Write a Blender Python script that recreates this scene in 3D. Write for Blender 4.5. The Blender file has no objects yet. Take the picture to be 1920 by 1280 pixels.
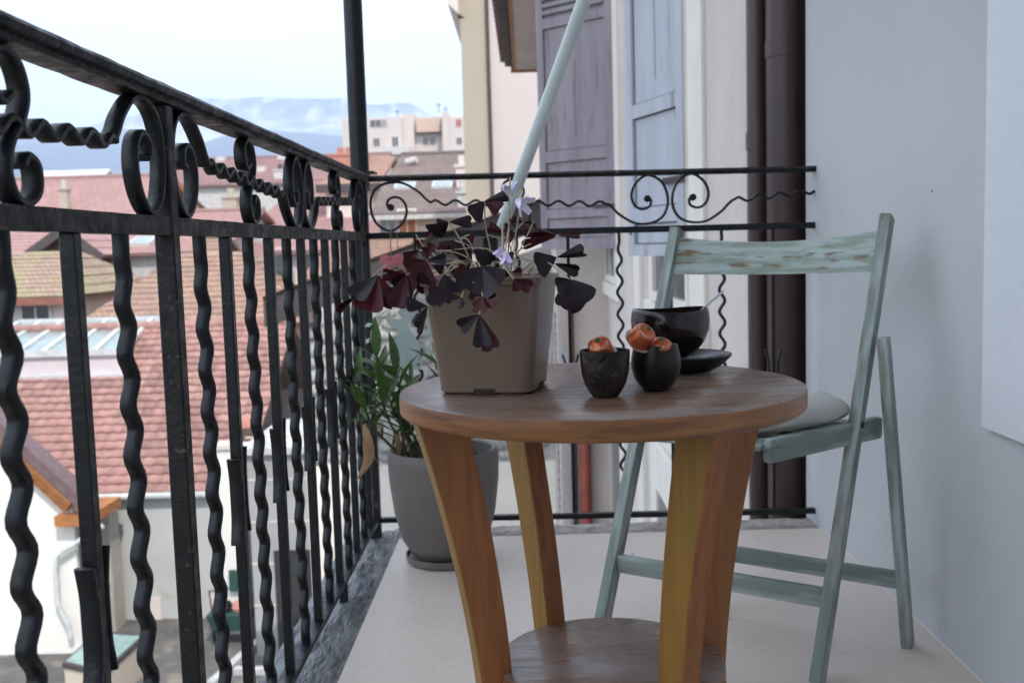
import bpy, bmesh, math, random
from mathutils import Vector, Matrix, noise
random.seed(7)
S = bpy.context.scene
COL = S.collection
PI = math.pi
# ------------------------------------------------------------ camera
F, CX, CY, H = 1890.0, 960.0, 640.0, 0.79
yv = Vector((25, -180, F)).normalized()
dv = Vector((580, F * F / 180, F)); dv = (dv - yv * dv.dot(yv)).normalized()
xv = dv.cross(yv)
# rows of ROT: world axes X, Y, Z expressed in (image right, image down, forward)
ROT = Matrix((xv, yv, -dv))
camd = bpy.data.cameras.new('camera'); cam = bpy.data.objects.new('camera', camd); COL.objects.link(cam)
camd.sensor_width = 36; camd.lens = F / 1920 * 36; camd.clip_start = 0.05; camd.clip_end = 60000
right = ROT @ Vector((1, 0, 0)); down = ROT @ Vector((0, 1, 0)); fwd = ROT @ Vector((0, 0, 1))
cam.matrix_world = Matrix(((right.x, -down.x, -fwd.x, 0), (right.y, -down.y, -fwd.y, 0), (right.z, -down.z, -fwd.z, H), (0, 0, 0, 1)))
camd.dof.use_dof = True; camd.dof.focus_distance = 1.36; camd.dof.aperture_fstop = 8.5
S.camera = cam
def ray(px, py): return ROT @ Vector((px - CX, py - CY, F))
def at(px, py, Y): r = ray(px, py); return Vector((0, 0, H)) + r * (Y / r.y)
def atz(px, py, z): r = ray(px, py); return Vector((0, 0, H)) + r * ((z - H) / r.z)
def atx(px, py, X): r = ray(px, py); return Vector((0, 0, H)) + r * (X / r.x)
# ------------------------------------------------------------ world, sun, exposure
SUN_EL, SUN_AZ = math.radians(50), math.radians(158)
W = bpy.data.worlds.new('World'); S.world = W; W.use_nodes = True
nt = W.node_tree; nt.nodes.clear()
out = nt.nodes.new('ShaderNodeOutputWorld'); bg = nt.nodes.new('ShaderNodeBackground')
sky = nt.nodes.new('ShaderNodeTexSky'); sky.sky_type = 'NISHITA'; sky.sun_disc = False
sky.sun_elevation = SUN_EL; sky.sun_rotation = SUN_AZ; sky.air_density = 1.0; sky.dust_density = 1.5
tc = nt.nodes.new('ShaderNodeTexCoord'); mp = nt.nodes.new('ShaderNodeMapping'); mp.inputs['Scale'].default_value = (1.2, 1.2, 4.5)
nz = nt.nodes.new('ShaderNodeTexNoise'); nz.inputs['Scale'].default_value = 2.6; nz.inputs['Detail'].default_value = 6; nz.inputs['Roughness'].default_value = 0.55
rp = nt.nodes.new('ShaderNodeMapRange'); rp.inputs['From Min'].default_value = 0.35; rp.inputs['From Max'].default_value = 0.62
rp.inputs['To Min'].default_value = 0.74; rp.inputs['To Max'].default_value = 0.97
mx = nt.nodes.new('ShaderNodeMix'); mx.data_type = 'RGBA'; mx.inputs['B'].default_value = (6.7, 7.4, 8.2, 1)
nt.links.new(tc.outputs['Generated'], mp.inputs['Vector']); nt.links.new(mp.outputs[0], nz.inputs['Vector'])
nt.links.new(nz.outputs[0], rp.inputs['Value']); nt.links.new(rp.outputs[0], mx.inputs['Factor'])
nt.links.new(sky.outputs[0], mx.inputs['A']); nt.links.new(mx.outputs['Result'], bg.inputs['Color'])
nt.links.new(bg.outputs[0], out.inputs['Surface']); bg.inputs['Strength'].default_value = 0.135
sd = bpy.data.lights.new('sun', 'SUN'); sd.energy = 2.0; sd.angle = math.radians(0.6); sd.color = (1, 0.955, 0.89)
sun = bpy.data.objects.new('sun', sd); COL.objects.link(sun)
sdir = Vector((math.cos(SUN_EL) * math.sin(SUN_AZ), math.cos(SUN_EL) * math.cos(SUN_AZ), math.sin(SUN_EL)))
sun.rotation_euler = sdir.to_track_quat('Z', 'Y').to_euler(); sun.location = (0, 0, 30)
S.view_settings.view_transform = 'Standard'; S.view_settings.look = 'None'; S.view_settings.gamma = 1
S.view_settings.exposure = 1.0; S.view_settings.use_curve_mapping = False
S.render.engine = 'CYCLES'; S.cycles.use_denoising = True
S.cycles.max_bounces = 8; S.cycles.diffuse_bounces = 4; S.cycles.volume_bounces = 1
S.cycles.sample_clamp_indirect = 6

# ------------------------------------------------------------ materials
MATS = {}
def mat(name, c1, c2=None, rough=0.7, scale=6.0, stretch=(1, 1, 1), bump=0.0, bscale=60.0, lo=0.38, hi=0.62, vary=0.0,
        metal=0.0, spec=0.5, c3=None, s3=20.0, t3=(0.6, 0.7), trans=0.0, uv=False, rvar=0.0, coat=0.0, detail=6, dist=0.0, st3=None):
    if name in MATS: return MATS[name]
    m = bpy.data.materials.new(name); m.use_nodes = True; n = m.node_tree; N = n.nodes; L = n.links
    b = N['Principled BSDF']; b.inputs['Roughness'].default_value = rough; b.inputs['Metallic'].default_value = metal
    b.inputs['Specular IOR Level'].default_value = spec
    if coat: b.inputs['Coat Weight'].default_value = coat; b.inputs['Coat Roughness'].default_value = 0.12
    if trans: b.inputs['Transmission Weight'].default_value = trans
    t = N.new('ShaderNodeTexCoord'); src = t.outputs['UV' if uv else 'Object']
    mapn = N.new('ShaderNodeMapping'); mapn.inputs['Scale'].default_value = stretch; L.new(src, mapn.inputs[0])
    if vary:
        oi = N.new('ShaderNodeObjectInfo'); va = N.new('ShaderNodeVectorMath'); va.operation = 'MULTIPLY_ADD'
        cb = N.new('ShaderNodeCombineXYZ'); L.new(oi.outputs['Random'], cb.inputs[0]); L.new(oi.outputs['Random'], cb.inputs[1])
        va.inputs[1].default_value = (37, 53, 1); L.new(cb.outputs[0], va.inputs[0]); L.new(src, va.inputs[2]); L.new(va.outputs[0], mapn.inputs[0])
    def noi(sc, vec=None, det=detail):
        x = N.new('ShaderNodeTexNoise'); x.inputs['Scale'].default_value = sc; x.inputs['Detail'].default_value = det
        x.inputs['Distortion'].default_value = dist; L.new(vec or mapn.outputs[0], x.inputs['Vector']); return x
    c2 = c2 or tuple(v * 0.8 for v in c1)
    n1 = noi(scale); mr = N.new('ShaderNodeMapRange'); mr.inputs['From Min'].default_value = lo; mr.inputs['From Max'].default_value = hi
    L.new(n1.outputs[0], mr.inputs['Value'])
    mix = N.new('ShaderNodeMix'); mix.data_type = 'RGBA'; mix.inputs['A'].default_value = (*c1, 1); mix.inputs['B'].default_value = (*c2, 1)
    L.new(mr.outputs[0], mix.inputs['Factor']); colr = mix.outputs['Result']
    if c3:
        v3 = None
        if st3:
            m3 = N.new('ShaderNodeMapping'); m3.inputs['Scale'].default_value = st3; L.new(src, m3.inputs[0]); v3 = m3.outputs[0]
        n3 = noi(s3, v3); r3 = N.new('ShaderNodeMapRange'); r3.inputs['From Min'].default_value = t3[0]; r3.inputs['From Max'].default_value = t3[1]
        L.new(n3.outputs[0], r3.inputs['Value']); mix3 = N.new('ShaderNodeMix'); mix3.data_type = 'RGBA'
        mix3.inputs['B'].default_value = (*c3, 1); L.new(r3.outputs[0], mix3.inputs['Factor']); L.new(colr, mix3.inputs['A']); colr = mix3.outputs['Result']
    if vary:
        hv = N.new('ShaderNodeHueSaturation'); mv = N.new('ShaderNodeMapRange'); L.new(oi.outputs['Random'], mv.inputs['Value'])
        mv.inputs['To Min'].default_value = 1 - vary; mv.inputs['To Max'].default_value = 1 + vary
        L.new(mv.outputs[0], hv.inputs['Value']); L.new(colr, hv.inputs['Color']); colr = hv.outputs['Color']
    L.new(colr, b.inputs['Base Color'])
    if rvar:
        rr = N.new('ShaderNodeMapRange'); rr.inputs['To Min'].default_value = max(0.05, rough - rvar); rr.inputs['To Max'].default_value = rough + rvar
        nr = noi(scale * 1.7); rr.inputs['From Min'].default_value = 0.35; rr.inputs['From Max'].default_value = 0.65
        L.new(nr.outputs[0], rr.inputs['Value']); L.new(rr.outputs[0], b.inputs['Roughness'])
    if bump:
        bn = N.new('ShaderNodeBump'); bn.inputs['Strength'].default_value = min(1, bump); bn.inputs['Distance'].default_value = 0.15 / bscale * 4
        nb = noi(bscale); L.new(nb.outputs[0], bn.inputs['Height']); L.new(bn.outputs[0], b.inputs['Normal'])
    MATS[name] = m; return m
def tile_mat(name, c1, c2, mortar, w, h, moss=None, rough=0.85):
    m = bpy.data.materials.new(name); m.use_nodes = True; n = m.node_tree; N = n.nodes; L = n.links; b = N['Principled BSDF']
    b.inputs['Roughness'].default_value = rough
    t = N.new('ShaderNodeTexCoord'); br = N.new('ShaderNodeTexBrick')
    br.inputs['Color1'].default_value = (*c1, 1); br.inputs['Color2'].default_value = (*c2, 1); br.inputs['Mortar'].default_value = (*mortar, 1)
    br.inputs['Scale'].default_value = 1; br.inputs['Mortar Size'].default_value = 0.012; br.inputs['Brick Width'].default_value = w; br.inputs['Row Height'].default_value = h
    L.new(t.outputs['UV'], br.inputs['Vector'])
    nn = N.new('ShaderNodeTexNoise'); nn.inputs['Scale'].default_value = 0.7; nn.inputs['Detail'].default_value = 8; L.new(t.outputs['Object'], nn.inputs['Vector'])
    mr = N.new('ShaderNodeMapRange'); mr.inputs['From Min'].default_value = 0.42; mr.inputs['From Max'].default_value = 0.68; L.new(nn.outputs[0], mr.inputs['Value'])
    mx = N.new('ShaderNodeMix'); mx.data_type = 'RGBA'; L.new(br.outputs['Color'], mx.inputs['A']); mx.inputs['B'].default_value = (*(moss or mortar), 1)
    ml = N.new('ShaderNodeMath'); ml.operation = 'MULTIPLY'; ml.inputs[1].default_value = 0.75 if moss else 0.35; L.new(mr.outputs[0], ml.inputs[0]); L.new(ml.outputs[0], mx.inputs['Factor'])
    n2 = N.new('ShaderNodeTexNoise'); n2.inputs['Scale'].default_value = 9; n2.inputs['Detail'].default_value = 4; L.new(t.outputs['Object'], n2.inputs['Vector'])
    hs = N.new('ShaderNodeHueSaturation'); r2 = N.new('ShaderNodeMapRange'); r2.inputs['To Min'].default_value = 0.6; r2.inputs['To Max'].default_value = 1.4
    L.new(n2.outputs[0], r2.inputs['Value']); L.new(r2.outputs[0], hs.inputs['Value']); L.new(mx.outputs['Result'], hs.inputs['Color'])
    L.new(hs.outputs[0], b.inputs['Base Color'])
    bn = N.new('ShaderNodeBump'); bn.inputs['Strength'].default_value = 0.6; bn.inputs['Distance'].default_value = 0.02; bn.invert = True
    L.new(br.outputs['Fac'], bn.inputs['Height']); L.new(bn.outputs[0], b.inputs['Normal'])
    return m
iron = mat('black_iron_paint', (.0065, .009, .013), (.004, .005, .007), spec=.38, rough=.40, scale=30, bump=.2, bscale=140, rvar=.12, c3=(.10, .085, .06), s3=55, t3=(.70, .78))
iron2 = mat('weathered_iron_paint', (.010, .010, .011), (.005, .005, .006), spec=.38, rough=.5, scale=25, bump=.28, bscale=120, rvar=.15, c3=(.16, .14, .12), s3=70, t3=(.62, .74))
wood_leg = mat('orange_stained_wood', (.30, .105, .024), (.225, .072, .018), rough=.42, scale=20, stretch=(5, 5, .3), bump=.05, bscale=60, rvar=.1, c3=(.28, .14, .03), s3=3.5, t3=(.55, .85))
wood_leg_lit = mat('left_lit_leg_wood', (.31, .155, .026), (.26, .12, .02), rough=.42, scale=20, stretch=(5, 5, .3), bump=.05, bscale=60, c3=(.21, .14, .022), s3=4, t3=(.5, .75))  # same leg wood, side light put in as a yellower tone
wood_top = mat('worn_table_top_wood', (.20, .110, .068), (.172, .094, .060), rough=.34, scale=9, stretch=(.7, 6, 1), bump=.03, bscale=50, rvar=.12, c3=(.23, .19, .175), s3=5, t3=(.42, .70), st3=(.6, 2, 1), coat=.15)
wood_rim = mat('table_rim_wood', (.30, .125, .040), (.17, .066, .024), rough=.4, scale=10, stretch=(1, 1, 9), bump=.12, bscale=60, c3=(.10, .05, .025), s3=9, t3=(.58, .75))
chairm = mat('faded_sage_chair_paint', (.205, .25, .225), (.17, .125, .085), lo=.55, hi=.66, rough=.55, scale=16, stretch=(.3, 1.5, 1.5), bump=.35, bscale=45, c3=(.40, .45, .44), s3=20, t3=(.50, .66), st3=(.25, 1.6, 1.6), vary=.1)
chair_back = mat('worn_chair_back_paint', (.40, .47, .45), (.25, .30, .24), rough=.5, scale=8, stretch=(1.4, 1.4, 9), bump=.3, bscale=50, c3=(.20, .14, .08), s3=9, t3=(.57, .68), st3=(2, 2, 9), lo=.42, hi=.6)
floorm = mat('cream_floor_paint', (.72, .625, .55), (.67, .58, .515), rough=.42, scale=1.6, bump=.10, bscale=35, rvar=.05, c3=(.20, .165, .14), s3=26, t3=(.70, .78))
edgem = mat('dirty_cream_cement', (.46, .40, .36), (.30, .26, .23), rough=.7, scale=16, bump=.8, bscale=30, c3=(.12, .11, .08), s3=9, t3=(.62, .72))
kerbm = mat('blue_grey_cement', (.20, .21, .222), (.11, .115, .12), rough=.42, scale=13, stretch=(2, .7, 1), bump=1, bscale=26, rvar=.2, c3=(.06, .07, .04), s3=7, t3=(.62, .72))
wallm = mat('blue_grey_plaster', (.56, .565, .57), (.47, .477, .485), rough=.8, scale=1.3, bump=.13, bscale=38, c3=(.20, .20, .20), s3=17, t3=(.735, .76), lo=.3, hi=.7)
bandm = mat('pale_plaster_band', (.76, .775, .80), (.70, .72, .75), rough=.8, scale=2, bump=.25, bscale=60)
beige = mat('beige_stucco', (.64, .565, .525), (.56, .49, .455), rough=.9, scale=1.6, bump=.5, bscale=25, stretch=(1, 1, .5))
creamtrim = mat('cream_window_trim', (.76, .72, .66), (.70, .66, .60), rough=.8, scale=3)
lilac = mat('grey_lilac_shutter_paint', (.275, .24, .27), (.22, .19, .215), rough=.6, scale=3, stretch=(3, 3, .4), bump=.15, bscale=40, c3=(.14, .10, .12), s3=6, t3=(.58, .75))
bluepaint = mat('pale_blue_shutter_paint', (.44, .455, .51), (.39, .405, .455), rough=.6, scale=3, stretch=(3, 3, .4), bump=.15, bscale=40, c3=(.17, .15, .19), s3=4, t3=(.62, .78))
groove = mat('shutter_groove_shade', (.07, .05, .06), rough=.8)
pipem = mat('brown_downpipe_paint', (.080, .048, .045), (.060, .037, .035), rough=.38, scale=5)
redpipe = mat('red_pipe_paint', (.36, .085, .06), rough=.5)
glass = mat('dark_window_glass', (.05, .06, .075), rough=.12, spec=.8)
asphalt = mat('courtyard_asphalt', (.15, .14, .132), (.085, .08, .076), rough=.95, scale=1.2, c3=(.24, .21, .17), s3=2.5, t3=(.58, .7), bump=.4, bscale=20)
whitewall = mat('white_plaster', (.46, .465, .46), (.40, .405, .40), rough=.9, scale=.7, bump=.2, bscale=15, c3=(.36, .31, .26), s3=1.1, t3=(.60, .70))
sunwall = mat('cream_white_plaster', (.74, .72, .68), (.68, .66, .62), rough=.9, scale=.6)
pinkwall = mat('pale_pink_plaster', (.53, .465, .44), (.49, .43, .41), rough=.9, scale=.25)
sandwall = mat('sand_plaster', (.40, .345, .275), (.36, .31, .25), rough=.9, scale=.3)
creamwall = mat('warm_cream_plaster', (.54, .465, .37), (.46, .39, .31), rough=.9, scale=.5)
orangewood = mat('orange_soffit_wood', (.42, .17, .05), (.28, .10, .03), rough=.6, scale=4, stretch=(1, 1, 5))
vergem = mat('mauve_metal_verge', (.16, .10, .105), rough=.5)
darkverge = mat('dark_slate_verge', (.068, .055, .055), (.050, .041, .042), rough=.7, scale=3)
whitem = mat('white_painted_metal', (.58, .60, .60), rough=.4)
polem = mat('white_enamel_pole', (.60, .67, .67), (.55, .62, .62), rough=.3, scale=3)
stonem = mat('pale_rubble_stone', (.52, .50, .48), (.34, .33, .31), rough=.95, scale=7, bump=.8, bscale=18, vary=.22)
mortarm = mat('pale_lime_mortar', (.50, .48, .46), (.38, .37, .36), rough=.95, scale=4, bump=.7, bscale=14)
redtile = mat('red_concrete_tile', (.33, .185, .16), (.25, .135, .12), rough=.85, scale=5, bump=.3, bscale=30, vary=.24, c3=(.40, .25, .22), s3=9, t3=(.62, .75))
oldtile = tile_mat('old_orange_tiles', (.44, .26, .18), (.29, .18, .135), (.17, .11, .09), .17, .14, moss=(.22, .15, .12))
mosstile = tile_mat('mossy_brown_tiles', (.40, .27, .20), (.29, .20, .15), (.13, .10, .08), .17, .14, moss=(.30, .31, .13))
pinktile = tile_mat('pinkish_red_tiles', (.40, .235, .215), (.34, .195, .18), (.25, .15, .14), .3, .32)
mauvetile = tile_mat('mauve_red_tiles', (.33, .19, .175), (.27, .16, .15), (.19, .12, .12), .3, .34)
browntile = tile_mat('grey_brown_tiles', (.25, .185, .165), (.20, .15, .135), (.12, .09, .085), .3, .34)
plantpot = mat('taupe_plastic', (.205, .148, .106), (.175, .126, .09), rough=.28, scale=3)
greypot = mat('matte_grey_ceramic', (.165, .147, .138), (.145, .129, .121), rough=.55, scale=4, bump=.1, bscale=80)
soil = mat('dark_soil_and_notch_shade', (.03, .022, .016), (.06, .045, .03), rough=1, scale=60, bump=1, bscale=80)
blackglaze = mat('black_brown_glaze', (.010, .0065, .005), (.016, .010, .008), spec=.35, rough=.10, scale=9, coat=.25, bump=.08, bscale=30)
satinblack = mat('satin_black_ceramic', (.014, .0095, .0085), (.010, .007, .0065), spec=.3, rough=.33, scale=8)
raku = mat('speckled_metallic_glaze', (.045, .034, .026), (.014, .012, .011), rough=.38, scale=45, metal=.45, bump=.6, bscale=150, c3=(.14, .11, .09), s3=80, t3=(.6, .72))
saucerm = mat('ribbed_black_clay', (.013, .014, .017), (.009, .009, .010), spec=.35, rough=.3, scale=10)
orangecap = mat('orange_anodised_aluminium', (.52, .125, .045), (.47, .11, .04), rough=.30, metal=.6, scale=8)
foil = mat('silver_foil', (.55, .50, .46), rough=.35, metal=.9)
greenlogo = mat('green_enamel_dot', (.0, .09, .055), rough=.4)
whiteink = mat('white_ink', (.8, .75, .7), rough=.6)
steel = mat('brushed_steel', (.55, .57, .60), rough=.22, metal=1)
cushm = mat('off_white_cotton', (.54, .53, .50), (.48, .47, .44), rough=.95, scale=5, bump=.3, bscale=120)
oxleaf = mat('dark_purple_leaf', (.013, .0045, .009), (.006, .003, .006), spec=.35, rough=.45, scale=30, vary=.5, c3=(.028, .010, .028), s3=14, t3=(.5, .7))
oxred = mat('wine_red_leaf', (.085, .006, .010), (.035, .004, .008), spec=.35, rough=.45, scale=25, vary=.4)
petiole = mat('pale_pink_stem', (.46, .44, .28), (.42, .27, .22), rough=.5, scale=12)
petal = mat('lilac_petal', (.66, .58, .84), (.84, .80, .90), rough=.6, scale=60)
oleaf = mat('oleander_leaf', (.10, .185, .035), (.045, .10, .03), rough=.4, scale=14, vary=.35)
dryleaf = mat('dry_tan_leaf', (.42, .26, .15), (.30, .18, .10), rough=.7, scale=20, vary=.2)
ostem = mat('oleander_stem', (.11, .10, .05), (.07, .06, .035), rough=.7, scale=20)
heartm = mat('pink_felt', (.72, .20, .235), (.64, .17, .20), rough=.9, scale=30)
heartw = mat('pale_pink_stitching', (.72, .42, .42), rough=.9)
mintm = mat('mint_painted_metal', (.50, .62, .60), (.44, .56, .54), rough=.5, scale=20)
twine = mat('straw_twine', (.30, .24, .12), rough=.9)
greenpl = mat('green_garden_plastic', (.025, .075, .065), rough=.5)
hatchglass = mat('pale_green_hatch_glass', (.27, .38, .36), rough=.2, spec=.5)
skyglass = mat('milky_skylight_glass', (.27, .33, .33), rough=.2, spec=.5)
terracotta = mat('terracotta', (.45, .20, .15), rough=.9)
whiteclr = mat('white_render_far', (.50, .485, .475), rough=.9)

# ------------------------------------------------------------ mesh helpers
def link(name, me, m=None, parent=None, smooth=False):
    o = bpy.data.objects.new(name, me); COL.objects.link(o)
    if m and not me.materials: me.materials.append(m)
    if parent: o.parent = parent
    if smooth:
        for p in me.polygons: p.use_smooth = True
    return o
def build(name, V, Fc, m=None, parent=None, smooth=False):
    me = bpy.data.meshes.new(name); me.from_pydata([tuple(v) for v in V], [], Fc); me.validate(); me.update()
    o = link(name, me, m, parent, smooth)
    return o
def auto(o, ang=35):
    me = o.data
    for p in me.polygons: p.use_smooth = True
    try: me.set_sharp_from_angle(angle=math.radians(ang))
    except Exception: pass
    return o
def fixn(o):
    bm = bmesh.new(); bm.from_mesh(o.data); bmesh.ops.recalc_face_normals(bm, faces=bm.faces); bm.to_mesh(o.data); bm.free(); return o
def bevel(o, w, seg=2):
    bm = bmesh.new(); bm.from_mesh(o.data); bmesh.ops.recalc_face_normals(bm, faces=bm.faces)
    ed = [e for e in bm.edges if len(e.link_faces) == 2 and e.calc_face_angle(0) > 0.6]
    bmesh.ops.bevel(bm, geom=ed, offset=w, segments=seg, affect='EDGES', profile=0.6, clamp_overlap=True)
    bm.to_mesh(o.data); bm.free(); return auto(o)
class MB:
    def __init__(s): s.V = []; s.F = []
    def add(s, V, Fc):
        b = len(s.V); s.V += [tuple(v) for v in V]; s.F += [tuple(i + b for i in f) for f in Fc]
    def box(s, x0, x1, y0, y1, z0, z1):
        s.add([(x0, y0, z0), (x1, y0, z0), (x1, y1, z0), (x0, y1, z0), (x0, y0, z1), (x1, y0, z1), (x1, y1, z1), (x0, y1, z1)],
              [(0, 3, 2, 1), (4, 5, 6, 7), (0, 1, 5, 4), (1, 2, 6, 5), (2, 3, 7, 6), (3, 0, 4, 7)])
    def hexa(s, P):
        s.add(P, [(0, 3, 2, 1), (4, 5, 6, 7), (0, 1, 5, 4), (1, 2, 6, 5), (2, 3, 7, 6), (3, 0, 4, 7)])
    def tube(s, pts, r, n=10, cap=True):
        V, Fc = tubegeo(pts, r, n, cap); s.add(V, Fc)
    def beam(s, a, b, w, t, wd):
        a = Vector(a); b = Vector(b); d = (b - a).normalized(); wd = Vector(wd); wd = (wd - d * wd.dot(d)).normalized(); td = d.cross(wd)
        P = [p + wd * (w / 2 * i) + td * (t / 2 * j) for p in (a, b) for i, j in ((-1, -1), (1, -1), (1, 1), (-1, 1))]; s.hexa(P)
    def build(s, name, m=None, parent=None, smooth=False): return build(name, s.V, s.F, m, parent, smooth)
def tubegeo(pts, r, n=10, cap=True):
    pts = [Vector(p) for p in pts]; V = []; Fc = []
    R = r if isinstance(r, (list, tuple)) else [r] * len(pts)
    up = None
    for i, p in enumerate(pts):
        d = (pts[min(i + 1, len(pts) - 1)] - pts[max(i - 1, 0)]).normalized()
        if up is None: up = Vector((0, 0, 1)) if abs(d.z) < .9 else Vector((1, 0, 0))
        sde = d.cross(up).normalized(); up = sde.cross(d).normalized()
        for k in range(n):
            a = 2 * PI * k / n; V.append(p + (sde * math.cos(a) + up * math.sin(a)) * R[i])
    for i in range(len(pts) - 1):
        for k in range(n):
            Fc.append((i * n + k, i * n + (k + 1) % n, (i + 1) * n + (k + 1) % n, (i + 1) * n + k))
    if cap: Fc.append(tuple(range(n))[::-1]); Fc.append(tuple((len(pts) - 1) * n + k for k in range(n)))
    return V, Fc
def tube(name, pts, r, m, parent=None, n=12):
    V, Fc = tubegeo(pts, r, n); return auto(fixn(build(name, V, Fc, m, parent)), 50)
def lathe(name, prof, m, parent=None, n=48, c=(0, 0, 0), fn=None):
    V = []; Fc = []; k = len(prof)
    for j in range(n):
        a = 2 * PI * j / n
        for i, (r, z) in enumerate(prof):
            rr, zz = (r, z) if fn is None else fn(r, z, a, i)
            V.append((c[0] + rr * math.cos(a), c[1] + rr * math.sin(a), c[2] + zz))
    for j in range(n):
        for i in range(k - 1):
            a, b = j * k + i, ((j + 1) % n) * k + i
            Fc.append((a, b, b + 1, a + 1))
    o = build(name, V, Fc, m, parent); bm = bmesh.new(); bm.from_mesh(o.data); bmesh.ops.remove_doubles(bm, verts=bm.verts, dist=1e-6)
    bmesh.ops.recalc_face_normals(bm, faces=bm.faces); bm.to_mesh(o.data); bm.free(); return auto(o, 40)
def smoothline(P, k=6):
    P = [Vector(p) for p in P]; out = []
    for i in range(len(P) - 1):
        a = P[max(i - 1, 0)]; b = P[i]; c = P[i + 1]; d = P[min(i + 2, len(P) - 1)]
        for j in range(k):
            t = j / k; out.append(.5 * ((2 * b) + (c - a) * t + (2 * a - 5 * b + 4 * c - d) * t * t + (3 * b - a - 3 * c + d) * t ** 3))
    out.append(P[-1]); return out
def tag(o, label=None, cat=None, group=None, kind=None):
    if label: o['label'] = label
    if cat: o['category'] = cat
    if group: o['group'] = group
    if kind: o['kind'] = kind
    return o
def empty(name, label, cat, loc=(0, 0, 0), group=None):
    o = bpy.data.objects.new(name, None); COL.objects.link(o); o.location = loc; o.empty_display_size = .1
    return tag(o, label, cat, group)
def struct(o): o['kind'] = 'structure'; return o
def recentre(o):
    """move a top-level mesh's origin to its base centre"""
    me = o.data; xs = [v.co for v in me.vertices]
    c = Vector(((min(v.x for v in xs) + max(v.x for v in xs)) / 2, (min(v.y for v in xs) + max(v.y for v in xs)) / 2, min(v.z for v in xs)))
    me.transform(Matrix.Translation(-c)); o.location = c; return o
def under(root):
    """children were built in world space: make the root's location take effect without moving them"""
    for ch in root.children: ch.matrix_parent_inverse = Matrix.Translation(-Vector(root.location))
def copy_obj(o, parent, **kw):
    c = o.copy(); COL.objects.link(c); c.parent = parent; return c

# ============================================================ balcony structure
X0, XW, YC = -0.44, 0.785, 2.76
b = MB(); b.box(-.368, XW + .02, -2.2, 2.70, -.12, 0)
fl = struct(b.build('floor', floorm))
# cement kerb strip, lumpy
V = []; Fc = []; nx, ny = 14, 240
for j in range(ny + 1):
    for i in range(nx + 1):
        x = -.535 + (.17) * i / nx; y = -2.2 + (5.02) * j / ny
        z = -.012 + .010 * noise.noise(Vector((x * 30, y * 9, 1))) + .005 * noise.noise(Vector((x * 80, y * 30, 5)))
        if i == nx: z = -.012
        if i == 0: z = -.12
        V.append((x, y, z))
for j in range(ny):
    for i in range(nx):
        a = j * (nx + 1) + i; Fc.append((a, a + 1, a + nx + 2, a + nx + 1))
k = build('kerb_strip', V, Fc, kerbm, smooth=True); struct(k)
b = MB(); b.box(-.535, -.372, -2.2, 2.82, -.125, -.04); struct(b.build('kerb_base', kerbm))
V = []; Fc = []; nx, ny = 120, 8
for j in range(ny + 1):
    for i in range(nx + 1):
        x = -.366 + 1.15 * i / nx; y = 2.698 + .12 * j / ny
        z = -.005 + .004 * noise.noise(Vector((x * 20, y * 30, 1)))
        V.append((x, y, z if j else -.03))
for j in range(ny):
    for i in range(nx):
        a = j * (nx + 1) + i; Fc.append((a, a + 1, a + nx + 2, a + nx + 1))
struct(build('floor_edge', V, Fc, edgem, smooth=True))
b = MB(); b.box(-.365, .8, 2.702, 2.815, -.125, -.045); struct(b.build('floor_edge_base', kerbm))
# the house: side wall with raised pale band, far end return
b = MB(); b.box(XW, 7, -8, 2.845, -6.3, 2.40); b.box(XW + .004, 7, -8, 2.84, 2.40, 7.5)
struct(b.build('house_wall', wallm))
pb = atx(1856, 800, XW)
b = MB(); b.box(XW - .016, XW + .01, -1.2, pb.y, pb.z, 2.40); o = b.build('wall_band', bandm); bevel(o, .004); struct(o)
b = MB(); b.box(-.56, XW - .001, -4, 2.90, 2.42, 2.6); struct(b.build('balcony_ceiling', bandm))
b = MB(); b.box(-.9, XW, -4.2, -2.2, -6.3, 7.4); struct(b.build('house_wall_behind', wallm))

V = [(XW - .003, -1.2, .001), (XW - .0005, -1.2, .001), (XW - .0005, 2.69, .001), (XW - .003, 2.69, .001), (XW - .0015, -1.2, .0025), (XW - .0005, -1.2, .003), (XW - .0005, 2.69, .003), (XW - .0015, 2.69, .0025)]
b = MB(); b.hexa(V); struct(b.build('caulk_line', floorm))
# ============================================================ railing
rail = empty('balcony_railing', 'black wrought-iron balcony railing with wavy bars and scrollwork round the balcony edge', 'railing', (X0, YC, 0))
Z_TOP, Z_MT, Z_MB, HG = .972, .837, .815, .135
def sweep_profile(name, prof, a, bq, side, m):
    """extrude 2-D profile (side offset, z) from a to bq"""
    a = Vector(a); bq = Vector(bq); side = Vector(side); V = []; nn = len(prof); L = (bq - a).length; cuts = max(2, int(L / .03))
    for c in range(cuts + 1):
        p = a + (bq - a) * (c / cuts)
        for q, (s, z) in enumerate(prof):
            j = .0007 * noise.noise(Vector((p.x * 40 + q * 3, p.y * 40, z * 50)))
            V.append(p + side * (s + j) + Vector((0, 0, z + j)))
    Fc = [(c * nn + q, c * nn + (q + 1) % nn, (c + 1) * nn + (q + 1) % nn, (c + 1) * nn + q) for c in range(cuts) for q in range(nn)]
    Fc += [tuple(range(nn)), tuple(cuts * nn + q for q in range(nn))[::-1]]
    return auto(fixn(build(name, V, Fc, m, rail)), 30)
hp = [(-.016, 0), (.016, 0), (.016, .006), (.024, .008), (.026, .014), (.022, .019), (.010, .0225), (-.010, .0225), (-.022, .019), (-.026, .014), (-.024, .008), (-.016, .006)]
sweep_profile('handrail', hp, (X0, -1.6, Z_TOP), (X0, YC + .02, Z_TOP), (1, 0, 0), iron2)
hp2 = [(-.011, 0), (.011, 0), (.011, .004), (.016, .006), (.017, .010), (.010, .0155), (-.010, .0155), (-.017, .010), (-.016, .006), (-.011, .004)]
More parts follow.
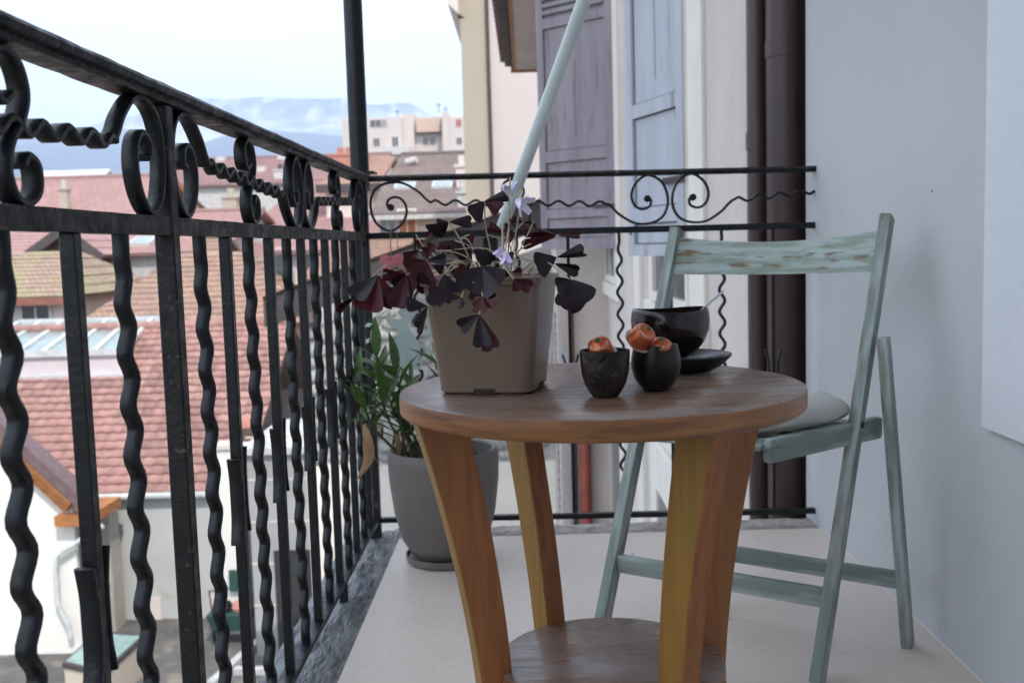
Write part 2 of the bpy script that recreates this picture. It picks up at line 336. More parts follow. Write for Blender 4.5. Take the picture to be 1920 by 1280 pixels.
sweep_profile('handrail', hp2, (X0 + .02, YC, Z_TOP + .002), (XW + .008, YC - .004, Z_TOP - .008), (0, 1, 0), iron2)
flat = lambda w, h: [(-w / 2, 0), (w / 2, 0), (w / 2, h), (-w / 2, h)]
sweep_profile('middle_rail', flat(.020, Z_MT - Z_MB), (X0, -1.6, Z_MB), (X0, YC - .013, Z_MB), (1, 0, 0), iron2)
sweep_profile('middle_rail', flat(.018, .017), (X0 + .013, YC, Z_MB + .004), (XW + .008, YC, Z_MB - .002), (0, 1, 0), iron)
sweep_profile('bottom_rail', flat(.026, .012), (X0, -1.6, .036), (X0, YC - .013, .036), (1, 0, 0), iron)
sweep_profile('bottom_rail', flat(.018, .014), (X0 + .013, YC, .030), (XW + .008, YC, .026), (0, 1, 0), iron)
def post(y, x=X0, w=.026, z1=Z_TOP):
    b = MB(); b.box(x - w / 2, x + w / 2, y - w / 2, y + w / 2, -.03, z1); return bevel(b.build('post', iron2, rail), .002, 1)
post(1.241, w=.024); post(YC, w=.028); post(-.25, w=.024)
# short stays from bottom rail to the kerb
for y in (.5, 1.66, 2.25):
    b = MB(); b.box(X0 - .009, X0 + .009, y - .009, y + .009, -.03, .037); bevel(b.build('stay', iron, rail), .002, 1)
# sweep of a flat strip along a path in the railing plane
def strip(path, wid, th, name, m, rot90=False):
    """path: list of (u, v) -> mesh in local axes: u along local Y, v along Z, width along local X"""
    V = []; Fc = []; n = len(path)
    for i, (u, v) in enumerate(path):
        a = Vector(path[max(i - 1, 0)]); c = Vector(path[min(i + 1, n - 1)]); d = (c - a); d = d.normalized() if d.length > 1e-9 else Vector((0, 1))
        nn = Vector((-d.y, d.x)); t = th / 2; w = wid / 2; e = w * .78; g = t * .55
        for (sx, sn) in ((-w, -g), (-e, -t), (e, -t), (w, -g), (w, g), (e, t), (-e, t), (-w, g)):
            V.append((sx, u + nn.x * sn, v + nn.y * sn))
    for i in range(n - 1):
        for q in range(8): Fc.append((i * 8 + q, i * 8 + (q + 1) % 8, (i + 1) * 8 + (q + 1) % 8, (i + 1) * 8 + q))
    Fc += [tuple(range(8)), tuple((n - 1) * 8 + q for q in range(8))[::-1]]
    me = bpy.data.meshes.new(name); me.from_pydata(V, [], Fc); me.update()
    bm = bmesh.new(); bm.from_mesh(me); bmesh.ops.recalc_face_normals(bm, faces=bm.faces); bm.to_mesh(me); bm.free()
    me.materials.append(m)
    for p in me.polygons: p.use_smooth = True
    try: me.set_sharp_from_angle(angle=math.radians(50))
    except Exception: pass
    return me
def wavebar_path(z0, z1, amp, lam, ph=0):
    P = []; n = 110
    for i in range(n + 1):
        z = z1 + (z0 - z1) * i / n; d = z1 - z
        a = amp * min(1, max(0, (d - .015) / .07)) * min(1, max(0, (z - z0) / .05))
        P.append((a * math.sin(2 * PI * d / lam + ph), z))
    return P
ME_W = [strip(wavebar_path(.048, Z_MB, .0082, .057, p), .0175, .0085, 'wavy_bar', iron) for p in (2.6, 3.3, 2.9, 3.6)]
ME_WB = [strip(wavebar_path(.044, Z_MB + .005, .0075, .060, p), .014, .0075, 'wavy_bar', iron) for p in (0, 1.4)]
b = MB(); b.box(-.008, .008, -.008, .008, .048, Z_MB); sbar = bevel(b.build('straight_bar', iron, rail), .0015, 1)
ME_S = sbar.data; bpy.data.objects.remove(sbar)
b = MB(); b.box(-.0045, .0045, -.0045, .0045, .044, Z_MB + .005); sb2 = bevel(b.build('straight_bar', iron, rail), .001, 1); ME_SB = sb2.data; bpy.data.objects.remove(sb2)
# husk: two tongues hugging the bar, flaring at both ends
def husk_mesh(sgn, big=1.0):
    P = smoothline([(sgn * .019, .488), (sgn * .0165, .478), (sgn * .0115, .455), (sgn * .0108, .43), (sgn * .0108, .405), (sgn * .013, .385), (sgn * .0185, .366), (sgn * .020, .358)], 4)
    return strip([(p.x, p.y) for p in [Vector(q) for q in P]], .020 * big, .0052, 'husk', iron)
HK = {1: husk_mesh(1), -1: husk_mesh(-1)}
def bars_side():
    pos = []
    y = 1.241
    ws = [(.842, 'w'), (.974, 's'), (1.096, 'w'), (1.362, 'w'), (1.480, 's'), (1.600, 'w'), (1.730, 's'), (1.860, 'w'), (1.978, 's'), (2.098, 'w'), (2.215, 's'), (2.336, 'w'), (2.449, 's'), (2.565, 'w'), (2.665, 's')]
    yy = .72; t = 's'
    while yy > -1.5: ws.append((yy, t)); yy -= .123; t = 'w' if t == 's' else 's'
    for i, (y, t) in enumerate(ws):
        if abs(y + .25) < .05: continue
        me = ME_W[i % 4] if t == 'w' else ME_S
        o = link('wavy_bar' if t == 'w' else 'straight_bar', me, None, rail); o.location = (X0, y, 0)
        if t == 's':
            for s in (-1, 1):
                h = link('husk', HK[s], None, o); h.location = (0, 0, 0 if s < 0 else .012); h.rotation_euler[2] = 0
bars_side()
pit = .418
def back_x(u): return X0 + u
for i in range(9):
    u = .139 * (i + 1); x = X0 + u
    if x > XW - .03: continue
    t = 'w' if i % 2 == 0 else 's'
    o = link('wavy_bar' if t == 'w' else 'straight_bar', ME_WB[i % 2] if t == 'w' else ME_SB, None, rail)
    o.location = (x, YC, 0); o.rotation_euler[2] = -PI / 2
    if t == 's' and i in (3, 7):
        for s in (-1, 1): h = link('husk', HK[s], None, o); h.scale = (.55, 1.15, 1)
# scrolls
CP = [(-40, 45), (-33, 42), (-36, 31), (-50, 27), (-63, 36), (-67, 54), (-58, 74), (-38, 86), (-16, 76), (-5, 55), (-4, 32), (-14, 12), (-35, 2), (-62, 3), (-88, 18), (-100, 30), (-109, 38)]
SP = [(-.004, .094), (-.020, .086), (-.034, .096), (-.034, .118), (-.014, .131), (.012, .122), (.022, .097), (.010, .072), (-.010, .052), (-.018, .028), (-.006, .006), (.016, .003), (.034, .015), (.034, .036), (.018, .044), (.008, .034)]
def cmesh(flip, mir, su, wid, th, nm):
    s = HG / 88; P = [(p[0] * s * su * (-1 if mir else 1), (88 - p[1] if flip else p[1]) * s) for p in CP]
    Q = [(p.x, p.y) for p in [Vector((*q, 0)) for q in smoothline([Vector((a, b_, 0)) for a, b_ in P], 6)]]
    return strip(Q, wid, th, nm, iron), P[0]
def put(me, origin, side, name):
    o = link(name, me, None, rail)
    if side: o.location = (X0, origin, Z_MT)
    else: o.location = (X0 + origin, YC, Z_MT); o.rotation_euler[2] = -PI / 2; o.scale = (1, 1, 1)
    return o
# back panel needs +u -> +X : rotation by -90 deg sends local Y to X
SU = .885
cm = {}
for flip in (0, 1):
    for mir in (0, 1):
        cm[('s', flip, mir)] = cmesh(flip, mir, SU, .019, .0075, 'scroll')[0]
        cm[('b', flip, mir)] = cmesh(flip, mir, 1.0, .012, .0065, 'scroll')[0]
spm = {kx: strip([(p.x * su, p.y) for p in smoothline([Vector((a, c, 0)) for a, c in SP], 6)], w, t, 'scroll', iron) for kx, w, t, su in (('s', .019, .0075, 1), ('b', .012, .0065, 1))}
def wavepath(u0, u1, v0, v1, lam=.0527, amp=.0065):
    n = int((u1 - u0) / .003); P = []
    for i in range(n + 1):
        u = u0 + (u1 - u0) * i / n; e = min(1, (u - u0) / .015, (u1 - u) / .015); t = i / n
        P.append((u, v0 + (v1 - v0) * t + amp * e * math.sin(2 * PI * (u - u0) / lam)))
    return P
s88 = HG / 88
for yc, flip, half in ((1.241, 1, 2), (1.99, 0, 2), (YC - .02, 1, 0), (.495, 0, 2), (-.25, 1, 2), (-.99, 0, 2)):
    put(cm[('s', flip, 0)], yc - (.012 if yc > 1.2 and yc < 1.3 or yc == YC - .02 else .001), 1, 'scroll')
    if half == 2: put(cm[('s', flip, 1)], yc + (.012 if 1.2 < yc < 1.3 else .001), 1, 'scroll')
vlow, vhigh = 38 * s88, (88 - 38) * s88
for y0, y1, va, vb in ((-.99, -.25, vlow, vhigh), (-.25, .495, vhigh, vlow), (.495, 1.241, vlow, vhigh), (1.241, 1.99, vhigh, vlow), (1.99, YC - .02, vlow, vhigh)):
    e = 109 * s88 * SU; me = strip(wavepath(e - (-.012 if abs(y0 - 1.241) < .01 else -.001), (y1 - y0) - e - .006, va, vb), .019, .0075, 'wave_strip', iron)
    o = link('wave_strip', me, None, rail); o.location = (X0, y0, Z_MT)
    put(spm['s'], (y0 + y1) / 2 + .004, 1, 'scroll')
e = 109 * s88
for uc, flip, halves in ((.016, 1, (1,)), (pit * 2 - .001, 0, (0, 1))):
    for mir in halves:
        put(cm[('b', flip, mir)], uc + (.001 if mir else -.001), 0, 'scroll')
        s = HG / 88; q = CP[0]; u = q[0] * s * (-1 if mir else 1); v = (88 - q[1] if flip else q[1]) * s
        bb = MB(); bb.tube([(X0 + uc + u, YC - .007, Z_MT + v), (X0 + uc + u, YC + .007, Z_MT + v)], .0095, 12); auto(bb.build('scroll_end', iron, rail))
for u0, u1, va, vb in ((.016 + e, pit * 2 - e, vhigh, vlow), (pit * 2 + e, XW - X0 + .004, vlow, vhigh)):
    me = strip([(u - u0, v) for u, v in wavepath(u0, u1, va, vb, .056)], .012, .0065, 'wave_strip', iron)
    o = link('wave_strip', me, None, rail); o.location = (X0 + u0, YC, Z_MT); o.rotation_euler[2] = -PI / 2
put(spm['b'], pit, 0, 'scroll')
for u, v in ((pit - .006, .094), (pit + .008, .036)):
    bb = MB(); bb.tube([(X0 + u, YC - .007, Z_MT + v), (X0 + u, YC + .007, Z_MT + v)], .009, 12); auto(bb.build('scroll_end', iron, rail))
under(rail)
# upper post carrying the balcony above
b = MB(); b.tube([(X0 - .008, YC + .03, Z_TOP - .02), (X0 - .008, YC + .03, 2.42)], .0255, 20)
up = empty('corner_post', 'thick black post rising from the railing corner to the balcony above', 'post', (X0 - .008, YC + .03, Z_TOP - .02))
auto(b.build('shaft', iron, up)); b = MB(); b.box(X0 - .045, X0 + .035, YC + .0, YC + .065, Z_TOP + .0245, Z_TOP + .031); bevel(b.build('base_plate', iron, up), .001, 1)
under(up)
# white awning pole hooked to the far railing
p0 = at(922, 480, 2.86); p1 = at(1097, -4, 2.35); d = p1 - p0
pl = empty('awning_pole', 'long white enamelled pole leaning up to the right behind the far railing', 'pole', p0)
tube('shaft', [p0 + d * t for t in (0, .3, .6, 1, 1.9)], [.0165] * 5, polem, pl, 18)
tube('socket', [p0 - d * .05, p0 + d * .04], .020, whitem, pl, 18)
b = MB(); b.box(p0.x - .02, p0.x + .02, YC + .01, p0.y + .02, Z_MB - .06, Z_MB + .0); bevel(b.build('bracket', iron, pl), .002, 1)
under(pl)

# ============================================================ table
TC = Vector((.095, 1.348, 0)); TR, TZ, TT = .269, .6, .027
tb = empty('side_table', 'round wooden side table with curved orange-brown legs and a lower shelf', 'table', TC)
def disc(name, c, r, z0, z1, m, m2, parent, n=128):
    bm = bmesh.new(); e = .0025
    rings = [(r - .004, z0), (r - .0008, z0 + e), (r, z0 + 2 * e), (r, z1 - 2 * e), (r - .0008, z1 - e * .6), (r - .004, z1)]
    vs = [[bm.verts.new((c.x + a * math.cos(2 * PI * k / n), c.y + a * math.sin(2 * PI * k / n), z)) for k in range(n)] for a, z in rings]
    for i in range(len(rings) - 1):
        for k in range(n):
            f = bm.faces.new((vs[i][k], vs[i][(k + 1) % n], vs[i + 1][(k + 1) % n], vs[i + 1][k])); f.material_index = 1 if i < 4 else 0
    f = bm.faces.new(vs[-1]); f.material_index = 0; bm.faces.new(vs[0][::-1]).material_index = 1
    me = bpy.data.meshes.new(name); bm.to_mesh(me); bm.free(); me.materials.append(m); me.materials.append(m2)
    return auto(link(name, me, None, parent), 30)
disc('table_top', TC, TR, TZ - TT, TZ, wood_top, wood_rim, tb)
disc('lower_shelf', Vector((.098, 1.295, 0)), .150, .222, .242, wood_top, wood_rim, tb)
for ang, dr in ((200, .026), (304, .002), (120, .002), (13, .008)):
    a = math.radians(ang); n = Vector((math.cos(a), math.sin(a), 0)); t = Vector((-n.y, n.x, 0)); V = []; Fc = []; K = 24
    cc = Vector((.098, 1.300, 0)); top = TC
    for i in range(K + 1):
        z = (TZ - TT - .0005) * i / K; s = z / (TZ - TT)
        ro = .158 + .075 * max(0, (s - .30) / .7) ** 1.5 + .055 * max(0, (.36 - s) / .36) ** 1.6
        wr = .038 + .026 * max(0, (s - .2) / .8) ** 1.3; ro += dr * (1 - s)
        c = cc.lerp(Vector((.084, 1.338, 0)), s); wt = .031; ro += .012 * s * s
        for (q, ww) in ((ro - wr, -1), (ro, -1), (ro, 1), (ro - wr, 1)):
            V.append(c + n * q + t * (wt / 2 * ww) + Vector((0, 0, z)))
    for i in range(K):
        for q in range(4): Fc.append((i * 4 + q, i * 4 + (q + 1) % 4, i * 4 + 4 + (q + 1) % 4, i * 4 + 4 + q))
    Fc += [(0, 1, 2, 3), tuple(K * 4 + q for q in (3, 2, 1, 0))]
    lg = bevel(build('leg', V, Fc, wood_leg, tb), .0015, 1); lg.data.materials.append(wood_leg_lit)
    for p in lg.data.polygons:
        if p.normal.x < -.4: p.material_index = 1  # left-facing faces get the lit wood colour
under(tb)

# ============================================================ folding chair
ch = empty('folding_chair', 'weathered sage-green wooden folding chair standing behind the side table', 'chair', (.45, 1.85, 0))
def plank(name, a, c, w, t, wd, m=chairm, bv=.003):
    a = Vector(a); c = Vector(c); d = c - a; Lg = d.length; d.normalize(); wd = Vector(wd); wd = (wd - d * wd.dot(d)).normalized(); td = d.cross(wd)
    b = MB(); b.box(-Lg / 2, Lg / 2, -w / 2, w / 2, -t / 2, t / 2); o = bevel(b.build(name, m, ch), bv, 2)
    M = Matrix((d, wd, td)).transposed().to_4x4(); M.translation = (a + c) / 2; o.matrix_basis = M; return o
Wd = Vector((.84, -.54, 0)).normalized(); Bd = Vector((.64, .77, 0))
FRf, TRt = Vector((.497, 1.735, 0)), Vector((.704, 1.98, .826))
FLf, TLt = Vector((.128, 1.973, 0)), Vector((.333, 2.218, .815))
BRf, BRt = Vector((.716, 1.890, 0)), Vector((.664, 1.885, .60))
BLf, BLt = Vector((.395, 2.12, 0)), Vector((.335, 2.10, .56))
plank('back_post', FRf, TRt, .022, .036, Wd); plank('back_post', FLf, TLt, .022, .036, Wd)
plank('rear_leg', BRf, BRt, .020, .032, Wd); plank('rear_leg', BLf, BLt, .020, .032, Wd)
def onl(a, c, z): return a + (c - a) * ((z - a.z) / (c.z - a.z))
# curved top slat between the back posts
A0, A1 = onl(FLf, TLt, .758) + Wd * .010, onl(FRf, TRt, .760) - Wd * .010
V = []; Fc = []; K = 24; ld = (TRt - FRf).normalized(); Bh = Vector((Wd.y, -Wd.x, 0)) * -1
for i in range(K + 1):
    s = i / K; c = A0.lerp(A1, s); bow = .038 * (1 - (2 * s - 1) ** 2); hgt = .084 - .012 * (1 - (2 * s - 1) ** 2)
    c = c + Bh * bow + Vector((0, 0, -.010 * (1 - (2 * s - 1) ** 2)))
    for (hh, tt) in ((-1, -1), (1, -1), (1, 1), (-1, 1)):
        V.append(c + ld * (hgt / 2 * hh) + Bh * (.0055 * tt))
for i in range(K):
    for q in range(4): Fc.append((i * 4 + q, i * 4 + (q + 1) % 4, i * 4 + 4 + (q + 1) % 4, i * 4 + 4 + q))
Fc += [(0, 1, 2, 3), tuple(K * 4 + q for q in (3, 2, 1, 0))]
bevel(build('backrest_slat', V, Fc, chair_back, ch), .002, 2)
ZB = .140
plank('front_crossbar', onl(FLf, TLt, ZB) + Wd * .011, onl(FRf, TRt, ZB) - Wd * .011, .036, .016, (0, 0, 1))
q0 = at(1330, 1030, 2.12); q1 = at(1682, 1086, 1.905)
plank('rear_crossbar', q0, q1, .034, .015, (0, 0, 1))
# seat rails + slats
SZ = .432
s_r0, s_r1 = at(1437, 846, 1.690), at(1648, 800, 1.925)
s_l0 = s_r0 - Wd * .385; s_l1 = s_r1 - Wd * .385
s_l0.z = s_r0.z; s_l1.z = s_r1.z
o = plank('seat_rail', s_r0, s_r1, .044, .020, (0, 0, 1), bv=.009); plank('seat_rail', s_l0, s_l1, .034, .018, (0, 0, 1), bv=.008)
for i in range(6):
    s = .03 + .90 * i / 5; a = s_l0.lerp(s_l1, s); c = s_r0.lerp(s_r1, s); up_ = Vector((0, 0, .006))
    plank('seat_slat', a + up_ - Wd * .0, c + up_ - Wd * .010, .042, .010, (s_r1 - s_r0).normalized(), bv=.002)
for (p, q) in ((FRf, TRt), (FLf, TLt)):
    c = onl(p, q, .44); sg = 1 if p is FRf else -1
    tube('bolt', [c + Wd * (sg * .010), c + Wd * (sg * .0145)], .006, iron2, ch, 10)
under(ch)
# cushion
V = []; Fc = []; nu, nv = 64, 26; cc = s_l0.lerp(s_r1, .5) + Vector((-.005, .0, .043)) + Wd * .02; e1 = Wd; e2 = (s_r1 - s_r0).normalized()
def spow(x, p): return math.copysign(abs(x) ** p, x)
for j in range(nv + 1):
    ph = -PI / 2 + PI * j / nv
    for i in range(nu):
        th = 2 * PI * i / nu; cph = max(0.0, math.cos(ph)) ** .9
        x = .178 * spow(math.cos(th), .62) * cph; y = .160 * spow(math.sin(th), .62) * cph; z = .036 * spow(math.sin(ph), .75)
        z += .008 * noise.noise(Vector((x * 16, y * 16, z * 5))) * (1 if z > -.02 else .2)
        z += .004 * noise.noise(Vector((x * 45, y * 45, 3)))
        if z < -.034: z = -.034
        V.append(cc + e1 * x + e2 * y + Vector((0, 0, z)))
for j in range(nv):
    for i in range(nu): Fc.append((j * nu + i, j * nu + (i + 1) % nu, (j + 1) * nu + (i + 1) % nu, (j + 1) * nu + i))
cu = fixn(build('seat_cushion', V, Fc, cushm, None, True)); recentre(cu)
tag(cu, 'off-white cotton seat cushion lying on the green folding chair', 'cushion')

# ============================================================ things on the table
def rsq(cx, cy, hw, r, rot, n=8):
    P = []
    for (sx, sy, a0) in ((1, 1, 0), (-1, 1, 90), (-1, -1, 180), (1, -1, 270)):
        for i in range(n + 1):
            a = math.radians(a0 + 90 * i / n); x = sx * (hw - r) + r * math.cos(a); y = sy * (hw - r) + r * math.sin(a)
            P.append((cx + x * math.cos(rot) - y * math.sin(rot), cy + x * math.sin(rot) + y * math.cos(rot)))
    return P
PC = Vector((-.046, 1.348, TZ)); PR = math.radians(-11); PH = .150
pp = empty('square_flower_pot', 'square taupe plastic flower pot with notched base standing on the side table', 'flower pot', PC)
levels = [(.0585, 0, .018), (.0625, .003, .018), (.063, .012, .018), (.0765, PH - .010, .014), (.0765, PH - .0095, .014), (.0795, PH - .009, .012), (.0800, PH, .012), (.0765, PH + .0005, .011), (.0725, PH - .02, .011), (.070, PH - .035, .011)]
V = []; Fc = []
for hw, z, r in levels:
    for (x, y) in rsq(PC.x, PC.y, hw, r, PR): V.append((x, y, TZ + .0005 + z))
n = 36
for i in range(len(levels) - 1):
    for q in range(n): Fc.append((i * n + q, i * n + (q + 1) % n, (i + 1) * n + (q + 1) % n, (i + 1) * n + q))
Fc.append(tuple(range(n))[::-1])
auto(fixn(build('pot_body', V, Fc, plantpot, pp)), 32)
# notches in the foot: their shade laid on as thin dark boxes, nothing cut
for k in range(4):
    a = PR + k * PI / 2 - PI / 2; nrm = Vector((math.cos(a), math.sin(a), 0)); tn = Vector((-nrm.y, nrm.x, 0)); c = PC + nrm * .0628 + Vector((0, 0, .0042))
    b = MB(); b.beam(c - tn * .014, c + tn * .014, .0072, .0026, (0, 0, 1)); b.build('foot_notch_shade', soil, pp)
V = [(x, y, TZ + PH - .026 + .004 * noise.noise(Vector((x * 60, y * 60, 0)))) for (x, y) in rsq(PC.x, PC.y, .072, .011, PR)]; V.append((PC.x, PC.y, TZ + PH - .018))
build('soil', V, [(i, (i + 1) % 36, 36) for i in range(36)], soil, pp)
under(pp)

# oxalis: triangular leaflets in threes on thin stalks
ox = empty('purple_shamrock_plant', 'dark purple shamrock plant spilling over the square taupe pot', 'plant', PC + Vector((0, 0, PH - .02)))
def leaflet_mesh(fold, curl, seed):
    V = []; Fc = []; NL, NW = 8, 8
    for i in range(NL + 1):
        q = i / NL
        for j in range(-NW // 2, NW // 2 + 1):
            w = j / (NW / 2)
            hw = .5 * (q ** .78) * (1 if q < .8 else 1 - (q - .8) * .45)
            x = q * (1 - .11 * (1 - abs(w)) ** 1.5 * q ** 6) - .16 * abs(w) ** 3 * q * q; y = w * hw
            V.append((x, y, -fold * abs(y) - curl * q * q + .02 * math.sin(6 * q + seed) * abs(w)))
    nn = NW + 1
    for i in range(NL):
        for j in range(NW): a = i * nn + j; Fc.append((a, a + 1, a + nn + 1, a + nn))
    me = bpy.data.meshes.new('leaflet'); me.from_pydata(V, [], Fc); me.update(); me.materials.append(oxleaf if seed % 2 == 0 else oxred)
    for p in me.polygons: p.use_smooth = True
    return me
LM = {}
for s_ in range(12): LM[s_] = leaflet_mesh(.18 + .13 * (s_ % 4), .05 + .09 * ((s_ // 2) % 3), s_)
rl = random.Random(11)
# (stalk end px, py), depth, then leaflets: (tip px, py, width px, 0 dark / 1 red); pixels of an enlarged crop
LEAVES = [((858, 215), 1.34, [(975, 187, 55, 0), (792, 292, 95, 0), (935, 262, 75, 1)]), ((672, 325), 1.31, [(785, 318, 60, 0), (598, 396, 95, 0), (612, 332, 45, 0)]),
 ((600, 345), 1.33, [(560, 405, 28, 1), (628, 352, 30, 1)]), ((962, 378), 1.33, [(884, 352, 50, 1), (1008, 408, 62, 1), (985, 342, 30, 1)]),
 ((1062, 325), 1.35, [(1110, 392, 70, 1), (1004, 318, 38, 1), (1135, 345, 62, 1)]), ((1240, 395), 1.34, [(1352, 402, 48, 1), (1095, 408, 60, 1), (1068, 450, 48, 1), (1165, 366, 28, 1)]),
 ((1235, 508), 1.27, [(1366, 488, 62, 0), (1128, 552, 125, 0)]), ((1222, 540), 1.29, [(1345, 578, 58, 0)]), ((1300, 622), 1.23, [(1402, 742, 160, 0), (1245, 758, 95, 0), (1228, 655, 90, 0)]),
 ((850, 556), 1.22, [(880, 486, 130, 0), (760, 655, 160, 0), (948, 660, 165, 0)]), ((790, 458), 1.34, [(738, 525, 95, 1), (772, 402, 50, 1), (690, 476, 75, 0)]),
 ((650, 548), 1.27, [(612, 580, 60, 0), (690, 560, 35, 0)]), ((650, 592), 1.23, [(668, 690, 110, 0)]), ((556, 525), 1.27, [(652, 516, 55, 0), (552, 645, 95, 1), (452, 575, 110, 1), (586, 440, 42, 1)]),
 ((450, 600), 1.24, [(415, 770, 115, 1), (490, 690, 90, 1), (338, 588, 58, 1), (385, 650, 70, 0)]), ((300, 600), 1.22, [(200, 712, 95, 0), (262, 780, 140, 1), (355, 775, 100, 1)]),
 ((192, 705), 1.23, [(116, 796, 38, 1), (205, 735, 30, 1)]), ((562, 762), 1.20, [(458, 762, 72, 0), (532, 905, 30, 0), (482, 850, 52, 0)]), ((738, 718), 1.20, [(575, 700, 95, 0), (748, 770, 32, 0)]),
 ((830, 805), 1.19, [(733, 868, 75, 0), (848, 965, 88, 0), (915, 968, 88, 1)]), ((850, 712), 1.20, [(902, 775, 55, 1), (792, 742, 48, 1), (842, 795, 70, 1)]), ((1010, 622), 1.23, [(1100, 662, 68, 1), (1030, 684, 50, 1)]),
 ((890, 672), 1.21, [(906, 718, 45, 1)]), ((735, 560), 1.29, [(785, 535, 62, 0), (700, 600, 60, 1)]), ((605, 472), 1.31, [(536, 472, 48, 1), (640, 440, 42, 1)]), ((500, 640), 1.25, [(440, 690, 80, 1), (545, 600, 70, 0)]),
 ((940, 500), 1.31, [(1000, 520, 70, 0), (900, 530, 60, 0)]), ((520, 470), 1.34, [(458, 520, 70, 1), (582, 500, 62, 1), (520, 420, 40, 1)]), ((705, 420), 1.36, [(648, 462, 72, 1), (765, 452, 62, 0)]), ((600, 680), 1.23, [(558, 742, 62, 1), (652, 735, 62, 0)]), ((402, 560), 1.30, [(348, 622, 75, 1), (442, 640, 75, 1)]),
 ((690, 655), 1.25, [(640, 722, 66, 0), (745, 655, 62, 1)]), ((560, 600), 1.30, [(498, 662, 82, 1), (604, 662, 75, 1)]), ((770, 600), 1.27, [(720, 560, 60, 1), (800, 560, 62, 0)]), ((1000, 585), 1.29, [(940, 600, 60, 1), (1055, 590, 55, 1)]), ((880, 520), 1.30, [(930, 560, 75, 0), (830, 540, 70, 0)]),
 ((360, 690), 1.24, [(330, 760, 90, 1), (420, 640, 40, 0)]), ((800, 640), 1.21, [(820, 720, 80, 0), (720, 660, 60, 0)])]
down_w = (ray(CX, CY + 1) - ray(CX, CY)).normalized(); right_w = (ray(CX + 1, CY) - ray(CX, CY)).normalized()
def zp(x, y): return (600 + x / 2.783, 300 + y / 2.783)
for i, ((jx, jy), Y, tips) in enumerate(LEAVES):
    px, py = zp(jx, jy); P = at(px, py, Y)
    base = Vector((PC.x + rl.uniform(-.045, .045) + (P.x - PC.x) * .18, PC.y + rl.uniform(-.045, .045), TZ + PH - .03))
    mid = base.lerp(P, .55) + Vector(((P.x - base.x) * .1, 0, .025 + .5 * max(0, base.z - P.z)))
    if P.z < base.z + .03: mid.z = max(mid.z, TZ + PH + .02)
    st = tube('stem', smoothline([base, base.lerp(mid, .5) + Vector((rl.uniform(-.006, .006), 0, .010)), mid, P], 5), .0010, petiole, ox, 6)
    for (tx, ty, w, red) in tips:
        T = at(*zp(tx, ty), Y); e = T - P; L = e.length; dep = rl.uniform(-.55, .15) * L; X = e + Vector((0, dep, 0)); LL = X.length; X.normalize()
        view = Vector((P.x, P.y, P.z - H)).normalized(); side_ = X.cross(view).normalized(); nn = side_.cross(X).normalized()
        if nn.z < 0: nn = -nn; side_ = -side_
        tw = rl.uniform(-.6, .6); Yd = (side_ * math.cos(tw) + nn * math.sin(tw)).normalized(); Zd = X.cross(Yd)
        wm = w / 2.783 / F * Y / math.cos(tw) * 1.25
        lf = link('leaflet', LM[(rl.randrange(6) * 2 + red) % 12], None, st)
        lf.matrix_local = Matrix.Translation(P) @ Matrix((X, Yd, Zd)).transposed().to_4x4() @ Matrix.Diagonal((LL * 1.14, wm, LL * .9, 1))
for (px, py) in ((835, 470), (1000, 415), (960, 440), (880, 440), (990, 490), (865, 445), (915, 440), (1020, 500), (1000, 480), (780, 440)):
    P = at(px, py, 1.33); base = Vector((PC.x + rl.uniform(-.05, .05), PC.y + rl.uniform(-.04, .04), TZ + PH - .03))
    tube('stem', smoothline([base, base.lerp(P, .5) + Vector((rl.uniform(-.03, .03), 0, .03)), P], 6), .0008, petiole, ox, 6)
def flower(px, py, Y, ax, s=1.0, closed=.45):
    P = at(px, py, Y); base = Vector((PC.x + .02, PC.y - .01, TZ + PH - .03))
    mid = base.lerp(P, .7) + Vector((.004, 0, .055)); ax = Vector(ax).normalized()
    P0 = P - ax * .014 * s
    stm = tube('flower_stalk', smoothline([base, base.lerp(mid, .6), mid, P0], 6), .0009, petiole, ox, 6)
    V = []; Fc = []; x = ax.orthogonal().normalized(); y = ax.cross(x)
    for k in range(5):
        a = 2 * PI * k / 5; d = x * math.cos(a) + y * math.sin(a); t = ax.cross(d); b0 = len(V)
        for i in range(5):
            u = i / 4; c = P0 + ax * (.017 * s * u) + d * (.0015 + .0105 * s * closed * 2 * u ** 1.7); w = .0045 * s * math.sin(PI * (.12 + .62 * u))
            V += [c - t * w + d * .0004, c - d * .0003, c + t * w + d * .0004]
        for i in range(4): q = b0 + i * 3; Fc += [(q, q + 1, q + 4, q + 3), (q + 1, q + 2, q + 5, q + 4)]
    build('flower', V, Fc, petal, stm, True)
flower(953, 350, 1.30, (-.2, -.2, 1), 1.0, .6); flower(985, 385, 1.26, (.6, -.4, -.35), 1.1, .6); flower(950, 492, 1.20, (.1, -.3, -1), .95, .35); flower(932, 478, 1.22, (-.6, -.1, -.7), .8, .2)
under(ox)

